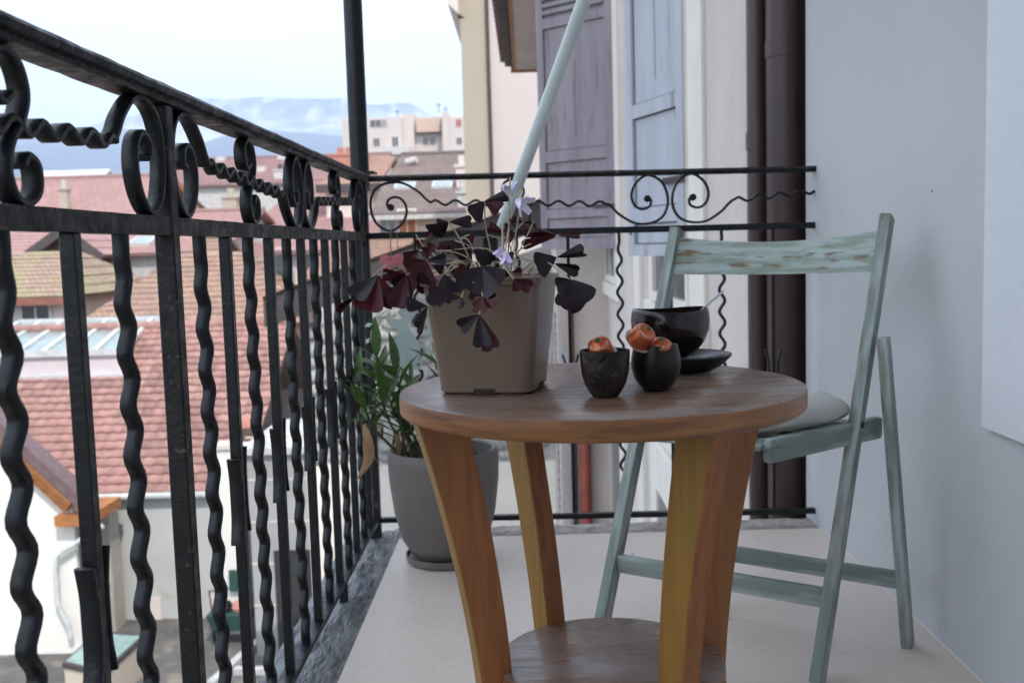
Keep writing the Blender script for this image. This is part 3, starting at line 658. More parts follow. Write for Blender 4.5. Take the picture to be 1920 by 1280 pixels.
# cups, capsules, bowl, saucer, spoon
def cup(name, c, prof, m, label, cat):
    root = empty(name, label, cat, c); lathe('cup_wall', prof, m, root, 64, c)
    under(root); return root
c1 = Vector((.0945, 1.243, TZ + .0005)); c2 = Vector((.163, 1.285, TZ + .0005))
cup('flared_cup', c1, [(0, .0), (.015, 0), (.0165, .001), (.020, .006), (.0255, .016), (.0293, .030), (.0308, .046), (.0312, .0575), (.0300, .0583), (.0290, .0575), (.0283, .045), (.026, .028), (.018, .012), (0, .008)], raku,
    'small flared bronze-black speckled cup on the table holding one orange capsule', 'cup')
cup('round_cup', c2, [(0, .0), (.0155, 0), (.0170, .0012), (.0215, .006), (.0280, .016), (.0316, .030), (.0315, .042), (.0290, .053), (.0277, .0585), (.0265, .0590), (.0258, .058), (.0275, .050), (.0292, .038), (.028, .024), (.018, .010), (0, .007)], satinblack,
    'small round satin-black cup on the table holding two orange capsules', 'cup')
def capsule(c, ax, label, roll=0.0):
    ax = Vector(ax).normalized(); root = empty('coffee_capsule', label, 'capsule', (0, 0, 0), 'orange coffee capsules')
    body = lathe('capsule_body', [(.0, .0225), (.0040, .0228), (.0044, .0221), (.0060, .0219), (.0118, .0178), (.0125, .0168), (.0136, .0025), (.0140, .0010)], orangecap, root, 48)
    lathe('foil_rim', [(.0, -.0004), (.0138, -.0004), (.0165, .0001), (.0170, .0007), (.0166, .0013), (.0138, .0013)], foil, root, 48)
    lathe('logo_dot', [(0, .02355), (.0027, .0235), (.0031, .0229), (.0031, .0226)], greenlogo, root, 24)
    word = 'NESPRESSO'
    V = []; Fc = []; dg = None
    for k, chx in enumerate(word * 1):
        for side in (0,):
            cv = bpy.data.curves.new('t', 'FONT'); cv.body = chx; cv.size = .0042; cv.align_x = 'CENTER'; cv.align_y = 'CENTER'; cv.resolution_u = 1
            to = bpy.data.objects.new('t', cv); COL.objects.link(to); bpy.context.view_layer.update()
            me = to.evaluated_get(bpy.context.evaluated_depsgraph_get()).to_mesh()
            a = -PI / 2 + (k - (len(word) - 1) / 2) * .33; r = .0100; b0 = len(V)
            for v in me.vertices:
                # x runs round the dome, y runs up the cone towards the tip
                aa = a + v.co.x / r; rr = r - v.co.y * .82; zz = .0219 - (rr - .0060) * (.0041 / .0058) + .00012
                V.append((rr * math.cos(aa), rr * math.sin(aa), zz))
            Fc += [tuple(i + b0 for i in p.vertices) for p in me.polygons]
            to.to_mesh_clear(); bpy.data.objects.remove(to); bpy.data.curves.remove(cv)
    build('lettering', V, Fc, whiteink, root)
    q = ax.to_track_quat('Z', 'Y'); root.rotation_mode = 'QUATERNION'
    from mathutils import Quaternion
    root.rotation_quaternion = q @ Quaternion((0, 0, 1), roll); root.location = c; root.scale = (1.13, 1.13, 1.13)
    return root
def facing(ax):
    """roll that turns the lettering arc (local -Y) towards the camera"""
    ax = Vector(ax).normalized(); q = ax.to_track_quat('Z', 'Y'); v = q.inverted() @ Vector((-.1, -1, .15)); return math.atan2(v.y, v.x) + PI / 2
for c, ax, lab in ((at(1129, 665, 1.246), (-.25, -.60, .8), 'orange coffee capsule in the bronze speckled flared cup'),
                   (at(1196, 640, 1.266), (.48, -.62, .72), 'orange coffee capsule leaning high out of the round black cup'),
                   (at(1236, 667, 1.278), (.05, -.5, .87), 'orange coffee capsule sitting low at the right of the round black cup')):
    capsule(c, ax, lab, facing(ax))
bc = Vector((.2085, 1.475, TZ + .0215))
def wob(r, z, a, i): return r * (1 + .02 * math.sin(2 * a + .5) + .012 * math.sin(3 * a + 1)), z + (.0022 * math.sin(2 * a + 1.2) if z > .05 else 0)
bowl = empty('glazed_bowl', 'large glossy black glazed bowl on the saucer at the back of the table', 'bowl', bc)
lathe('bowl_wall', [(0, .0), (.026, 0), (.028, .002), (.038, .008), (.049, .022), (.0560, .040), (.0572, .052), (.0560, .0625), (.0540, .0690), (.0525, .0700), (.0510, .0690), (.0530, .055), (.052, .040), (.043, .020), (.025, .008), (0, .006)], blackglaze, bowl, 72, bc, wob)
under(bowl)
sc_ = Vector((.2245, 1.472, TZ + .0005))
sau = empty('black_saucer', 'ribbed black clay saucer under the large bowl', 'saucer', sc_)
pr = [(0, .0), (.040, 0), (.044, .001), (.058, .009), (.0700, .0200), (.0725, .0235), (.0715, .0255), (.0690, .0255)]
for i in range(11): r = .067 - i * .0036; pr += [(r, .0245 - (i + .5) * .00055 - .0008), (r - .0018, .0245 - (i + 1) * .00055)]
pr += [(.024, .0185), (0, .0183)]
sau_tilt = lathe('saucer_dish', pr, saucerm, sau, 72, sc_); under(sau)
bc_fix = 0
sp0, sp1 = at(1298, 596, 1.452), at(1357, 545, 1.49); spd = (sp1 - sp0)
spn = empty('teaspoon', 'slim steel teaspoon leaning in the large black bowl', 'spoon', sp0)
tube('handle', [sp0 - spd * .5, sp0, sp0.lerp(sp1, .5), sp1 - spd * .04, sp1], [.0012, .0012, .0014, .0019, .0012], steel, spn, 10)
under(spn)

# ============================================================ oleander in grey ceramic pot
oc = Vector((-.222, 2.505, 0))
gp = empty('grey_ceramic_planter', 'tall matte grey ceramic planter with rounded rim standing in the railing corner', 'flower pot', oc)
lathe('planter_wall', [(0, .018), (.080, .018), (.088, .022), (.110, .060), (.128, .13), (.138, .21), (.1405, .268), (.1385, .283), (.132, .289), (.124, .286), (.121, .27), (.118, .235), (0, .235)], greypot, gp, 72, oc)
lathe('soil', [(0, .258), (.06, .262), (.1205, .254)], soil, gp, 32, oc)
under(gp)
gs = lathe('planter_saucer', [(0, .001), (.092, .001), (.100, .004), (.104, .014), (.1035, .022), (.1005, .022), (.098, .012), (.09, .0165), (0, .0165)], greypot, None, 72, oc)
me = gs.data; me.transform(Matrix.Translation(-oc)); gs.location = oc
tag(gs, 'grey round saucer on the floor under the tall grey planter', 'saucer')
ol = empty('oleander_plant', 'small oleander with narrow green leaves and some dry tan ones in the grey planter', 'plant', oc + Vector((0, 0, .26)))
def lance(m, L=1.0, w=.10, droop=.15, name='leaf'):
    V = []; Fc = []; K = 9
    for i in range(K + 1):
        s = i / K; h = w * math.sin(PI * min(1, s ** .8)) ** .9 if 0 < s < 1 else .004
        z = -droop * s * s
        V += [(s * L, -h, z + h * .35), (s * L, 0, z), (s * L, h, z + h * .35)]
    for i in range(K): q = i * 3; Fc += [(q, q + 1, q + 4, q + 3), (q + 1, q + 2, q + 5, q + 4)]
    me = bpy.data.meshes.new(name); me.from_pydata(V, [], Fc); me.update(); me.materials.append(m)
    for p in me.polygons: p.use_smooth = True
    return me
OL = [lance(oleaf, 1, .10, .05), lance(oleaf, 1, .12, .2), lance(oleaf, 1, .09, .35)]; OD = [lance(dryleaf, 1, .13, .7), lance(dryleaf, 1, .10, 1.1)]
ro = random.Random(5)
stems = [((770, 862), (700, 800), (672, 720), 2.45), ((785, 866), (735, 760), (705, 672), 2.5), ((800, 866), (765, 790), (742, 700), 2.47), ((815, 866), (790, 780), (770, 720), 2.55),
         ((830, 866), (835, 760), (825, 665), 2.58), ((775, 864), (735, 800), (712, 735), 2.40), ((840, 868), (850, 770), (878, 690), 2.55), ((790, 866), (760, 800), (752, 745), 2.5)]
for bpx, mpx, tpx, Y in stems:
    B = at(*bpx, 2.5); B.z = .25; Mi = at(*mpx, (Y + 2.5) / 2); T = at(*tpx, Y)
    path = smoothline([B, Mi, T], 8); st = tube('stem', path, [.0045 - .003 * i / (len(path) - 1) for i in range(len(path))], ostem, ol, 8)
    K = 17
    for k in range(K):
        s = .30 + .70 * k / (K - 1); p = path[min(len(path) - 1, int(s * (len(path) - 1)))]
        up_ = (path[-1] - path[0]).normalized(); az = k * 2.4 + ro.uniform(-.4, .4); el = ro.uniform(25, 68) + (25 if k == K - 1 else 0)
        dry = ro.random() < (.13 if s < .65 else .03)
        d = Vector((math.cos(az), math.sin(az), 0)) * math.cos(math.radians(el)) + up_ * math.sin(math.radians(el))
        if dry: d = Vector((math.cos(az) * .5, math.sin(az) * .3, -.7))
        L = ro.uniform(.065, .12) * (1 if s > .5 else .75)
        lf = link('dry_leaf' if dry else 'leaf', ro.choice(OD if dry else OL), None, st)
        X = d.normalized(); Z = (Vector((0, 0, 1)) - X * X.z); Z = Z.normalized() if Z.length > .05 else X.orthogonal().normalized(); Yx = Z.cross(X)
        lf.matrix_local = Matrix.Translation(p) @ Matrix((X, Yx, Z)).transposed().to_4x4() @ Matrix.Rotation(ro.uniform(-.5, .5), 4, 'X') @ Matrix.Diagonal((L, L * ro.uniform(.8, 1.2), L, 1))
# the long dry leaf hanging over the railing side
V = []; Fc = []; P = smoothline([at(683, 795, 2.38), at(690, 830, 2.37), at(690, 865, 2.37), at(670, 900, 2.36)], 5)
for i, p in enumerate(P):
    s = i / (len(P) - 1); w = .013 * math.sin(PI * min(.98, max(.04, s))) ** .8 + .0008
    V += [p + Vector((-w, 0, 0)), p + Vector((0, -.004, 0)), p + Vector((w, 0, .002))]
for i in range(len(P) - 1): q = i * 3; Fc += [(q, q + 1, q + 4, q + 3), (q + 1, q + 2, q + 5, q + 4)]
build('dry_leaf', V, Fc, dryleaf, ol, True)
under(ol)

# ============================================================ ornaments hung on the far railing
hc = at(735, 494, YC - .012); hs = .036
ht = empty('heart_ornament', 'pink striped felt heart hanging by a twine from the far railing', 'ornament', hc)
P = []
for i in range(48):
    t = 2 * PI * i / 48; P.append((16 * math.sin(t) ** 3 / 17, (13 * math.cos(t) - 5 * math.cos(2 * t) - 2 * math.cos(3 * t) - math.cos(4 * t)) / 17))
V = []; Fc = []; rings = [(.0, .42), (.45, .38), (.75, .26), (.93, .12), (1, 0), (.93, -.12), (.75, -.26), (.45, -.38), (0, -.42)]
for (s, dth) in rings:
    for (x, z) in P: V.append((hc.x + x * s * hs, hc.y + dth * .02, hc.z + (z * s + (1 - s) * -.05) * hs * 1.02))
for i in range(len(rings) - 1):
    for q in range(48): Fc.append((i * 48 + q, i * 48 + (q + 1) % 48, (i + 1) * 48 + (q + 1) % 48, (i + 1) * 48 + q))
fixn(build('felt_heart', V, Fc, heartm, ht, True))
for zz in (.50, .12, -.25):
    w = {.50: .86, .12: .80, -.25: .58}[zz] * hs; b = MB()
    for i in range(14):
        x = -w + 2 * w * i / 14; x2 = x + 2 * w / 14
        yy = lambda q: hc.y - .0092 * (1 - (q / (w * 1.12)) ** 2) ** .5 * (1 if abs(q) < w * 1.1 else 0) - .0006
        b.add([(hc.x + x, yy(x), hc.z + zz * hs - .0008), (hc.x + x2, yy(x2), hc.z + zz * hs - .0008), (hc.x + x2, yy(x2), hc.z + zz * hs + .0012), (hc.x + x, yy(x), hc.z + zz * hs + .0012)], [(0, 1, 2, 3)])
    b.build('stripe', heartw, ht)
tube('twine', [hc + Vector((0, 0, hs * .5)), hc + Vector((-.002, -.002, .05)), Vector((hc.x, YC - .012, Z_MT + .004)), Vector((hc.x + .001, YC + .006, Z_MT + .006))], .0016, twine, ht, 6)
under(ht)
# mint laser-cut ornament : leafy ring with a plain seated silhouette in the middle
mc = at(752, 632, YC - .016); mR = .088
mo = empty('mint_metal_ornament', 'pale mint cut-metal ornament with a leafy ring hanging on the far railing', 'ornament', mc)
def plate(name, P, th, parent, m):
    n = len(P); V = [(mc.x + x, mc.y - th / 2, mc.z + z) for x, z in P] + [(mc.x + x, mc.y + th / 2, mc.z + z) for x, z in P]
    Fc = [tuple(range(n)), tuple(range(n, 2 * n))[::-1]] + [(i, (i + 1) % n, n + (i + 1) % n, n + i) for i in range(n)]
    return fixn(build(name, V, Fc, m, parent))
b = MB(); b.tube([(mc.x + mR * .93 * math.cos(2 * PI * i / 48), mc.y, mc.z + mR * .93 * math.sin(2 * PI * i / 48)) for i in range(49)], .0022, 6); b.build('ring', mintm, mo, True)
for i in range(26):
    a = 2 * PI * i / 26; r0 = mR * (.98 if i % 2 else .88); L = .027 if i % 2 else .022; da = .75 if i % 2 else -.75
    d = Vector((math.cos(a + PI / 2 + da * -1), math.sin(a + PI / 2 + da * -1))); n_ = Vector((-d.y, d.x)); c = Vector((math.cos(a) * r0, math.sin(a) * r0))
    plate('metal_leaf', [tuple(c), tuple(c + d * L * .4 + n_ * .006), tuple(c + d * L), tuple(c + d * L * .4 - n_ * .006)], .0012, mo, mintm)
sil = smoothline([Vector((x, y, 0)) for x, y in ((-.020, -.088), (-.028, -.045), (-.020, -.012), (-.004, .004), (-.010, .020), (-.032, .036), (-.038, .050), (-.018, .052), (.002, .050), (.006, .066), (.020, .072), (.026, .056), (.022, .040), (.026, .018), (.040, -.004), (.052, -.030), (.046, -.060), (.030, -.088), (-.020, -.088))], 4)
plate('silhouette', [(p.x, p.y) for p in sil[:-1]], .0014, mo, mintm)
tube('twine', [mc + Vector((0, 0, mR * .93)), Vector((mc.x, YC - .012, Z_MT)), Vector((mc.x, YC + .006, Z_MT + .003))], .001, twine, mo, 6)
under(mo)

# ============================================================ ground and hills
G = -6.3
b = MB(); b.add([(-6400, -300, G - .05), (6400, -300, G - .05), (6400, 6800, G - .05), (-6400, 6800, G - .05)], [(0, 1, 2, 3)])
struct(b.build('ground', mat('valley_ground', (.10, .11, .07), (.14, .12, .09), rough=1, scale=.01)))
b = MB(); b.add([(-16, 2, G), (1, 2, G), (1, 20, G), (-16, 20, G)], [(0, 1, 2, 3)]); struct(b.build('courtyard', asphalt))
hillm = mat('forested_hill', (.045, .065, .085), (.06, .08, .09), rough=1, scale=.0025)  # hill tones lean blue, part of the haze mixed into the colour
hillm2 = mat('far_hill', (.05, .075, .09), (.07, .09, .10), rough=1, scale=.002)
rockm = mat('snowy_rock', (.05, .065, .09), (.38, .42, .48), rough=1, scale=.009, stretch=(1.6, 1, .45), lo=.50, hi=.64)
def lerp_pts(P, x):
    if x <= P[0][0]: return P[0][1]
    for (a, c) in zip(P, P[1:]):
        if x <= c[0]: t = (x - a[0]) / (c[0] - a[0]); t = t * t * (3 - 2 * t); return a[1] + (c[1] - a[1]) * t
    return P[-1][1]
def hill(name, pts, Y, depth, m, nz_amp=.04, seed=0, pw=1.15):
    V = []; Fc = []; NX, NR = 260, 22; x0, x1 = -600, 1900
    for i in range(NX + 1):
        px = x0 + (x1 - x0) * i / NX; R = at(px, lerp_pts(pts, px), Y); hgt = R.z - G
        for j in range(NR + 1):
            s = j / NR * 1.35 - .35; yy = Y - depth * s; f = (1 - max(0, s)) ** pw if s >= 0 else 1 + s * 1.6
            nn = noise.fractal(Vector((R.x / Y * 6, s * 2.2, seed)), 1, 2, 5) * nz_amp * hgt * (min(1, abs(s) * 4 + .12))
            rd = abs(noise.noise(Vector((R.x / Y * 14, s * 1.2, seed + 9)))) * nz_amp * 1.5 * hgt * min(1, abs(s) * 4 + .1)
            V.append((R.x, yy, max(G - 40, G + hgt * f + nn - rd)))
    for i in range(NX):
        for j in range(NR): a = i * (NR + 1) + j; Fc.append((a, a + 1, a + NR + 2, a + NR + 1))
    return struct(fixn(build(name, V, Fc, m, None, True)))
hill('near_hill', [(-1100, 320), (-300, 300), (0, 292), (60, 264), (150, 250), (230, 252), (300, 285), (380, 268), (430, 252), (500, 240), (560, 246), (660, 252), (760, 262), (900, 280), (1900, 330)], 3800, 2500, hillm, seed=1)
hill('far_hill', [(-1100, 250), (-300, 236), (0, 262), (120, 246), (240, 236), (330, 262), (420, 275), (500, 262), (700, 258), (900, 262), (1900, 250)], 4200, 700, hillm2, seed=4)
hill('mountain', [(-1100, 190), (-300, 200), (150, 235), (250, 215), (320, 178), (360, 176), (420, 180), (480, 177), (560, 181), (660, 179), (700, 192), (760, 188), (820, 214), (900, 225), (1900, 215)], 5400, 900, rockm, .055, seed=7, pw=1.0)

# ============================================================ buildings
def slope(name, E0, E1, R0, R1, m, parent, th=.10, rows=None):
    """roof slope with stepped courses; E eave, R ridge; UV in metres"""
    E0, E1, R0, R1 = map(Vector, (E0, E1, R0, R1)); L = ((R0 + R1) / 2 - (E0 + E1) / 2).length; rows = rows or max(3, int(L / .34))
    nrm = (E1 - E0).cross((R0 + R1) / 2 - (E0 + E1) / 2).normalized(); nrm = nrm if nrm.z > 0 else -nrm
    V = []; Fc = []; UV = []
    for i in range(rows + 1):
        s = i / rows; a = E0.lerp(R0, s); c = E1.lerp(R1, s); lift = nrm * .03
        u0 = (a - E0).dot((E1 - E0).normalized()); u1 = (c - E0).dot((E1 - E0).normalized())
        V += [a, c, a + lift, c + lift]; UV += [(u0, s * L), (u1, s * L)] * 2
    for i in range(rows):
        q = i * 4; Fc += [(q, q + 1, q + 3, q + 2), (q + 2, q + 3, q + 5, q + 4)]
    b0 = len(V); V += [E0 - nrm * th, E1 - nrm * th, R0 - nrm * th, R1 - nrm * th]; UV += [(0, 0)] * 4
    Fc += [(b0, b0 + 1, b0 + 3, b0 + 2), (0, 1, b0 + 1, b0), (0, b0, b0 + 2, rows * 4), (1, rows * 4 + 1, b0 + 3, b0 + 1)]
    me = bpy.data.meshes.new(name); me.from_pydata([tuple(v) for v in V], [], Fc); me.update()
    uv = me.uv_layers.new(name='UVMap')
    for l in me.loops: uv.data[l.index].uv = UV[l.vertex_index]
    return fixn(link(name, me, m, parent))
def win(parent, x, z, w, h, y, frame=whitem, pane=glass, sh=None, deep=.05):
    b = MB(); t = min(.07, w * .1)
    for q in ((x - w / 2 - t, x - w / 2, z, z + h), (x + w / 2, x + w / 2 + t, z, z + h), (x - w / 2 - t, x + w / 2 + t, z - t, z), (x - w / 2 - t, x + w / 2 + t, z + h, z + h + t), (x - t / 3, x + t / 3, z, z + h)):
        b.box(q[0], q[1], y - deep, y + .02, q[2], q[3])
    f = b.build('window', frame, parent); b = MB(); b.box(x - w / 2, x + w / 2, y - deep * .45, y + .01, z, z + h); b.build('pane', pane, f)
    if sh:
        for sg in (-1, 1):
            b = MB(); xx = x + sg * (w * .75 + t + .02); b.box(xx - w / 4, xx + w / 4, y - .06, y - .005, z, z + h); b.build('shutter', sh, f)
    return f
def house(name, label, xl, xr, ye, Ye, yr, Yr, tm, wm, hipl=0, hipr=0, cat='house', ov=.35, wins=(), vm=None, group=None, base=G, depth=None, rowsz=None):
    E0, E1 = at(xl, ye, Ye), at(xr, ye, Ye); ze = (E0.z + E1.z) / 2; X0_, X1_ = E0.x, E1.x; zr = at((xl + xr) / 2, yr, Yr).z
    root = empty(name, label, cat, ((X0_ + X1_) / 2, Ye, base), group); D = Yr - Ye; Yb = Yr + D
    f = slope('roof_slope', (X0_, Ye, ze), (X1_, Ye, ze), (X0_ + hipl, Yr, zr), (X1_ - hipr, Yr, zr), tm, root)
    slope('roof_slope', (X1_, Yb, ze), (X0_, Yb, ze), (X1_ - hipr, Yr, zr), (X0_ + hipl, Yr, zr), tm, root, rows=3)
    if hipl: slope('roof_slope', (X0_, Yb, ze), (X0_, Ye, ze), (X0_ + hipl, Yr + .05, zr), (X0_ + hipl, Yr - .05, zr), tm, root)
    if hipr: slope('roof_slope', (X1_, Ye, ze), (X1_, Yb, ze), (X1_ - hipr, Yr - .05, zr), (X1_ - hipr, Yr + .05, zr), tm, root)
    b = MB(); b.box(X0_ + ov, X1_ - ov, Ye + ov, Yb - ov, base, ze - .05); b.build('wall', wm, root)
    k = (zr - ze) / D
    for xx, hp in ((X0_ + ov, hipl), (X1_ - ov, hipr)):
        if not hp:
            sg = 1 if xx < (X0_ + X1_) / 2 else -1; z1 = zr - .16 - .0
            V = [(xx, Ye + ov, ze - .06), (xx, Yb - ov, ze - .06), (xx, Yr, z1), (xx + .3 * sg, Ye + ov, ze - .06), (xx + .3 * sg, Yb - ov, ze - .06), (xx + .3 * sg, Yr, z1)]
            fixn(build('gable', V, [(0, 1, 2), (5, 4, 3), (0, 3, 4, 1), (1, 4, 5, 2), (2, 5, 3, 0)], wm, root))
            if vm:
                b = MB(); xo = X0_ - .04 if sg > 0 else X1_ + .04
                b.beam((xo, Ye - .05, ze - .10), (xo, Yr, zr - .08), .28, .07, (0, 0, 1)); b.beam((xo, Yr, zr - .08), (xo, Yb + .05, ze - .10), .28, .07, (0, 0, 1)); b.build('verge_board', vm, root)
    if not (hipl or hipr):
        b = MB(); b.tube([(X0_, Yr, zr + .03), (X1_, Yr, zr + .03)], .11, 8); b.build('ridge_cap', tm, root)
    for (wx, wy, ww, wh, kw) in wins:
        p = at(wx, wy, Ye + ov); win(root, p.x, p.z - wh / 2, ww, wh, Ye + ov, **kw)
    root['_'] = 0; del root['_']
    return root, (X0_, X1_, Ye, Yr, ze, zr)
def onroof(info, px, py):
    X0_, X1_, Ye, Yr, ze, zr = info; r = ray(px, py); o = Vector((0, 0, H)); k = (zr - ze) / (Yr - Ye)
    t = (ze - k * Ye - H) / (r.z - k * r.y); return o + r * t, k
def skylight(root, info, px, py, w, l, pane=skyglass):
    p, k = onroof(info, px, py); d = Vector((0, 1, k)).normalized(); n = Vector((0, -k, 1)).normalized()
    b = MB(); b.beam(p + n * .06 - d * l / 2, p + n * .06 + d * l / 2, w, .14, (1, 0, 0)); f = b.build('skylight', whitem, root)
    b = MB(); b.beam(p + n * .12 - d * l * .42, p + n * .12 + d * l * .42, w * .8, .05, (1, 0, 0)); b.build('pane', pane, f)
def chimney(root, info, px, py, w, h, m=sandwall, cap=terracotta, pots=1, dep=None):
    p, k = onroof(info, px, py); b = MB(); dp = dep or w; b.box(p.x - w / 2, p.x + w / 2, p.y, p.y + dp, p.z - 1, p.z + h); c = b.build('chimney', m, root)
    b = MB(); b.box(p.x - w / 2 - .06, p.x + w / 2 + .06, p.y - .06, p.y + dp + .06, p.z + h, p.z + h + .10); b.build('cap_slab', m, c)
    b = MB()
    for i in range(pots): x = p.x + (i - (pots - 1) / 2) * .4; b.tube([(x, p.y + dp / 2, p.z + h + .1), (x, p.y + dp / 2, p.z + h + .45)], min(.16, w * .3), 10)
    b.build('chimney_pot', cap, c)

# --- foreground red concrete-tile roof with skylight box
Ye, Yr = 19.0, 24.0; ze, zr = at(300, 922, Ye).z, at(400, 610, Yr).z; XL, XR = -13.2, -5.58
rh = empty('red_tiled_building', 'low building with a red interlocking-tile roof and white wall, seen through the left bars', 'building', ((XL + XR) / 2, Ye, G))
d = Vector((0, Yr - Ye, zr - ze)); L = d.length; d.normalize(); nrm = Vector((0, -d.z, d.y)); rows = 22; e = L / rows; cw = .245
b = MB(); b.hexa([(XL, Ye + .02, ze - .15), (XR, Ye + .02, ze - .15), (XR, Yr, zr - .15), (XL, Yr, zr - .15), (XL, Ye + .02, ze - .02), (XR, Ye + .02, ze - .02), (XR, Yr, zr - .02), (XL, Yr, zr - .02)]); b.build('roof_deck', darkverge, rh)
b = MB(); b.hexa([(XL, Yr + .01, zr - .15), (XR, Yr + .01, zr - .15), (XR, Yr + 5, ze - .15), (XL, Yr + 5, ze - .15), (XL, Yr + .01, zr - .02), (XR, Yr + .01, zr - .02), (XR, Yr + 5, ze - .02), (XL, Yr + 5, ze - .02)]); b.build('rear_roof_slope', pinktile, rh)
def tile_geo():
    V = []; Fc = []; prof = []
    for i in range(9):
        u = i / 8; prof.append((u * cw * 1.02, .022 * (0.5 - .5 * math.cos(2 * PI * min(1, u * 1.25))) if u < .8 else .004))
    for (x, z) in prof: V.append((x, 0, z + .044))
    for (x, z) in prof: V.append((x, e * 1.06, z + .006))
    for (x, z) in prof: V.append((x, 0.0, z - .004))
    for i in range(8): Fc += [(i, i + 1, i + 10, i + 9), (18 + i, 19 + i, i + 1, i)]
    return V, Fc
tv, tf = tile_geo(); tme = bpy.data.meshes.new('roof_tile'); tme.from_pydata(tv, [], tf); tme.update(); tme.materials.append(redtile)
for p in tme.polygons[:]: p.use_smooth = p.index % 2 == 0
cols = int((XR - XL) / cw); cand = []
rt = random.Random(3)
BX = Matrix(((1, 0, 0), (0, d.y, nrm.y), (0, d.z, nrm.z)))
for i in range(rows):
    for j in range(cols):
        p = Vector((XR - (j + 1) * cw, Ye, ze)) + d * (e * i - .04) + Vector((rt.uniform(-.004, .004), 0, rt.uniform(-.003, .004)))
        px = 985 + p.x / p.y * F; vis = 1 if (px > -10 and not (px < 195 and i < 12 - (195 - px) * 0)) or px > 195 else 0
        cand.append((0 if vis else 1, p.y, p))
cand.sort(key=lambda c: (c[0], c[1]))
jb = MB()
for q, (vv, yy, p) in enumerate(cand):
    M = BX.to_4x4(); M.translation = p; M = M @ Matrix.Rotation(rt.uniform(-.01, .01), 4, 'Z')
    if q < 298:
        o = link('roof_tile', tme, None, rh); o.matrix_local = M
    else: jb.add([M @ Vector(v) for v in tv], tf)
o = jb.build('upper_roof_tiles', redtile, rh); o['kind'] = 'stuff'
for p in o.data.polygons: p.use_smooth = p.index % 2 == 0
b = MB(); b.tube([(XL, Yr, zr + .03), (XR, Yr, zr + .03)], .12, 10); b.build('ridge_cap', redtile, rh, True)
b = MB(); b.box(XL, XR + .02, Ye + .12, Yr + 4.6, G, ze - .16); b.box(XR - 2.2, XR + .9, Ye + .3, Ye + 2.9, G, ze - .3); b.build('wall', whitewall, rh)
b = MB(); b.tube([(XL, Ye - .02, ze - .06), (XR, Ye - .02, ze - .06)], .075, 12); b.build('gutter', whitem, rh, True)
b = MB(); gx = at(390, 1150, 19).x; b.box(gx - .0, gx + .45, Ye + .08, Ye + .119, at(270, 1170, 19.1).z, at(270, 1120, 19.1).z); b.build('wall_vent', beige, rh); b = MB(); b.box(at(262, 1150, 19).x, at(300, 1150, 19).x, Ye + .08, Ye + .119, at(270, 1170, 19.1).z, at(270, 1120, 19.1).z); b.build('wall_vent', beige, rh)
def onplane(px, py):
    r = ray(px, py); k = (zr - ze) / (Yr - Ye); t = (ze - k * Ye - H) / (r.z - k * r.y); return Vector((0, 0, H)) + r * t
under(rh)
sk = empty('roof_skylight_box', 'white framed glazed skylight box standing on the red tiled roof', 'skylight', onplane(120, 700))
f0 = onplane(232, 703); f1 = onplane(232, 703); yb = f0.y; zb = f0.z; xr_ = f0.x; xl_ = -12.6
zt = at(232, 658, yb).z; ybk = yb + 2.4; ztb = at(285, 600, ybk).z
xr2 = at(286, 600, ybk).x
b = MB(); b.box(xl_, xr_, yb, yb + .05, zb - .3, zt); b.hexa([(xr_ - .05, yb + .05, zb - .3), (xr_, yb + .05, zb - .3), (xr2, ybk, zb - .3), (xr2 - .05, ybk, zb - .3), (xr_ - .05, yb + .05, zt), (xr_, yb + .05, zt), (xr2, ybk, ztb), (xr2 - .05, ybk, ztb)])
b.build('box_side', mat('pale_pink_panel', (.60, .53, .55), (.56, .50, .52), rough=.6), sk)
b = MB(); b.box(xl_, xr_ + .06, yb - .10, yb, zb - .12, zb + .05); b.build('flashing', whitem, sk)
nb = 6
for i in range(nb):
    t0, t1 = i / nb, (i + 1) / nb; a0, a1 = xl_ + (xr_ - xl_) * t0, xl_ + (xr_ - xl_) * t1; c0, c1_ = xl_ + (xr2 - xl_) * t0, xl_ + (xr2 - xl_) * t1
    b = MB(); b.hexa([(a0 + .05, yb, zt - .02), (a1 - .05, yb, zt - .02), (c1_ - .05, ybk, ztb - .02), (c0 + .05, ybk, ztb - .02), (a0 + .05, yb, zt + .03), (a1 - .05, yb, zt + .03), (c1_ - .05, ybk, ztb + .03), (c0 + .05, ybk, ztb + .03)]); b.build('pane', skyglass, sk)
for i in range(nb + 1):
    t0 = i / nb; a = Vector((xl_ + (xr_ - xl_) * t0, yb - .04, zt + .02)); c = Vector((xl_ + (xr2 - xl_) * t0, ybk, ztb + .02)); b = MB(); b.beam(a, c, .10, .10, (1, 0, 0)); b.build('glazing_bar', whitem, sk)
b = MB(); b.box(xl_, xr_ + .08, yb - .08, yb - .02, zt - .08, zt + .07); b.build('lower_frame', whitem, sk); b = MB(); b.box(xl_, xr2 + .2, ybk, ybk + .12, ztb - .08, ztb + .10); b.build('upper_frame', whitem, sk)
under(sk)
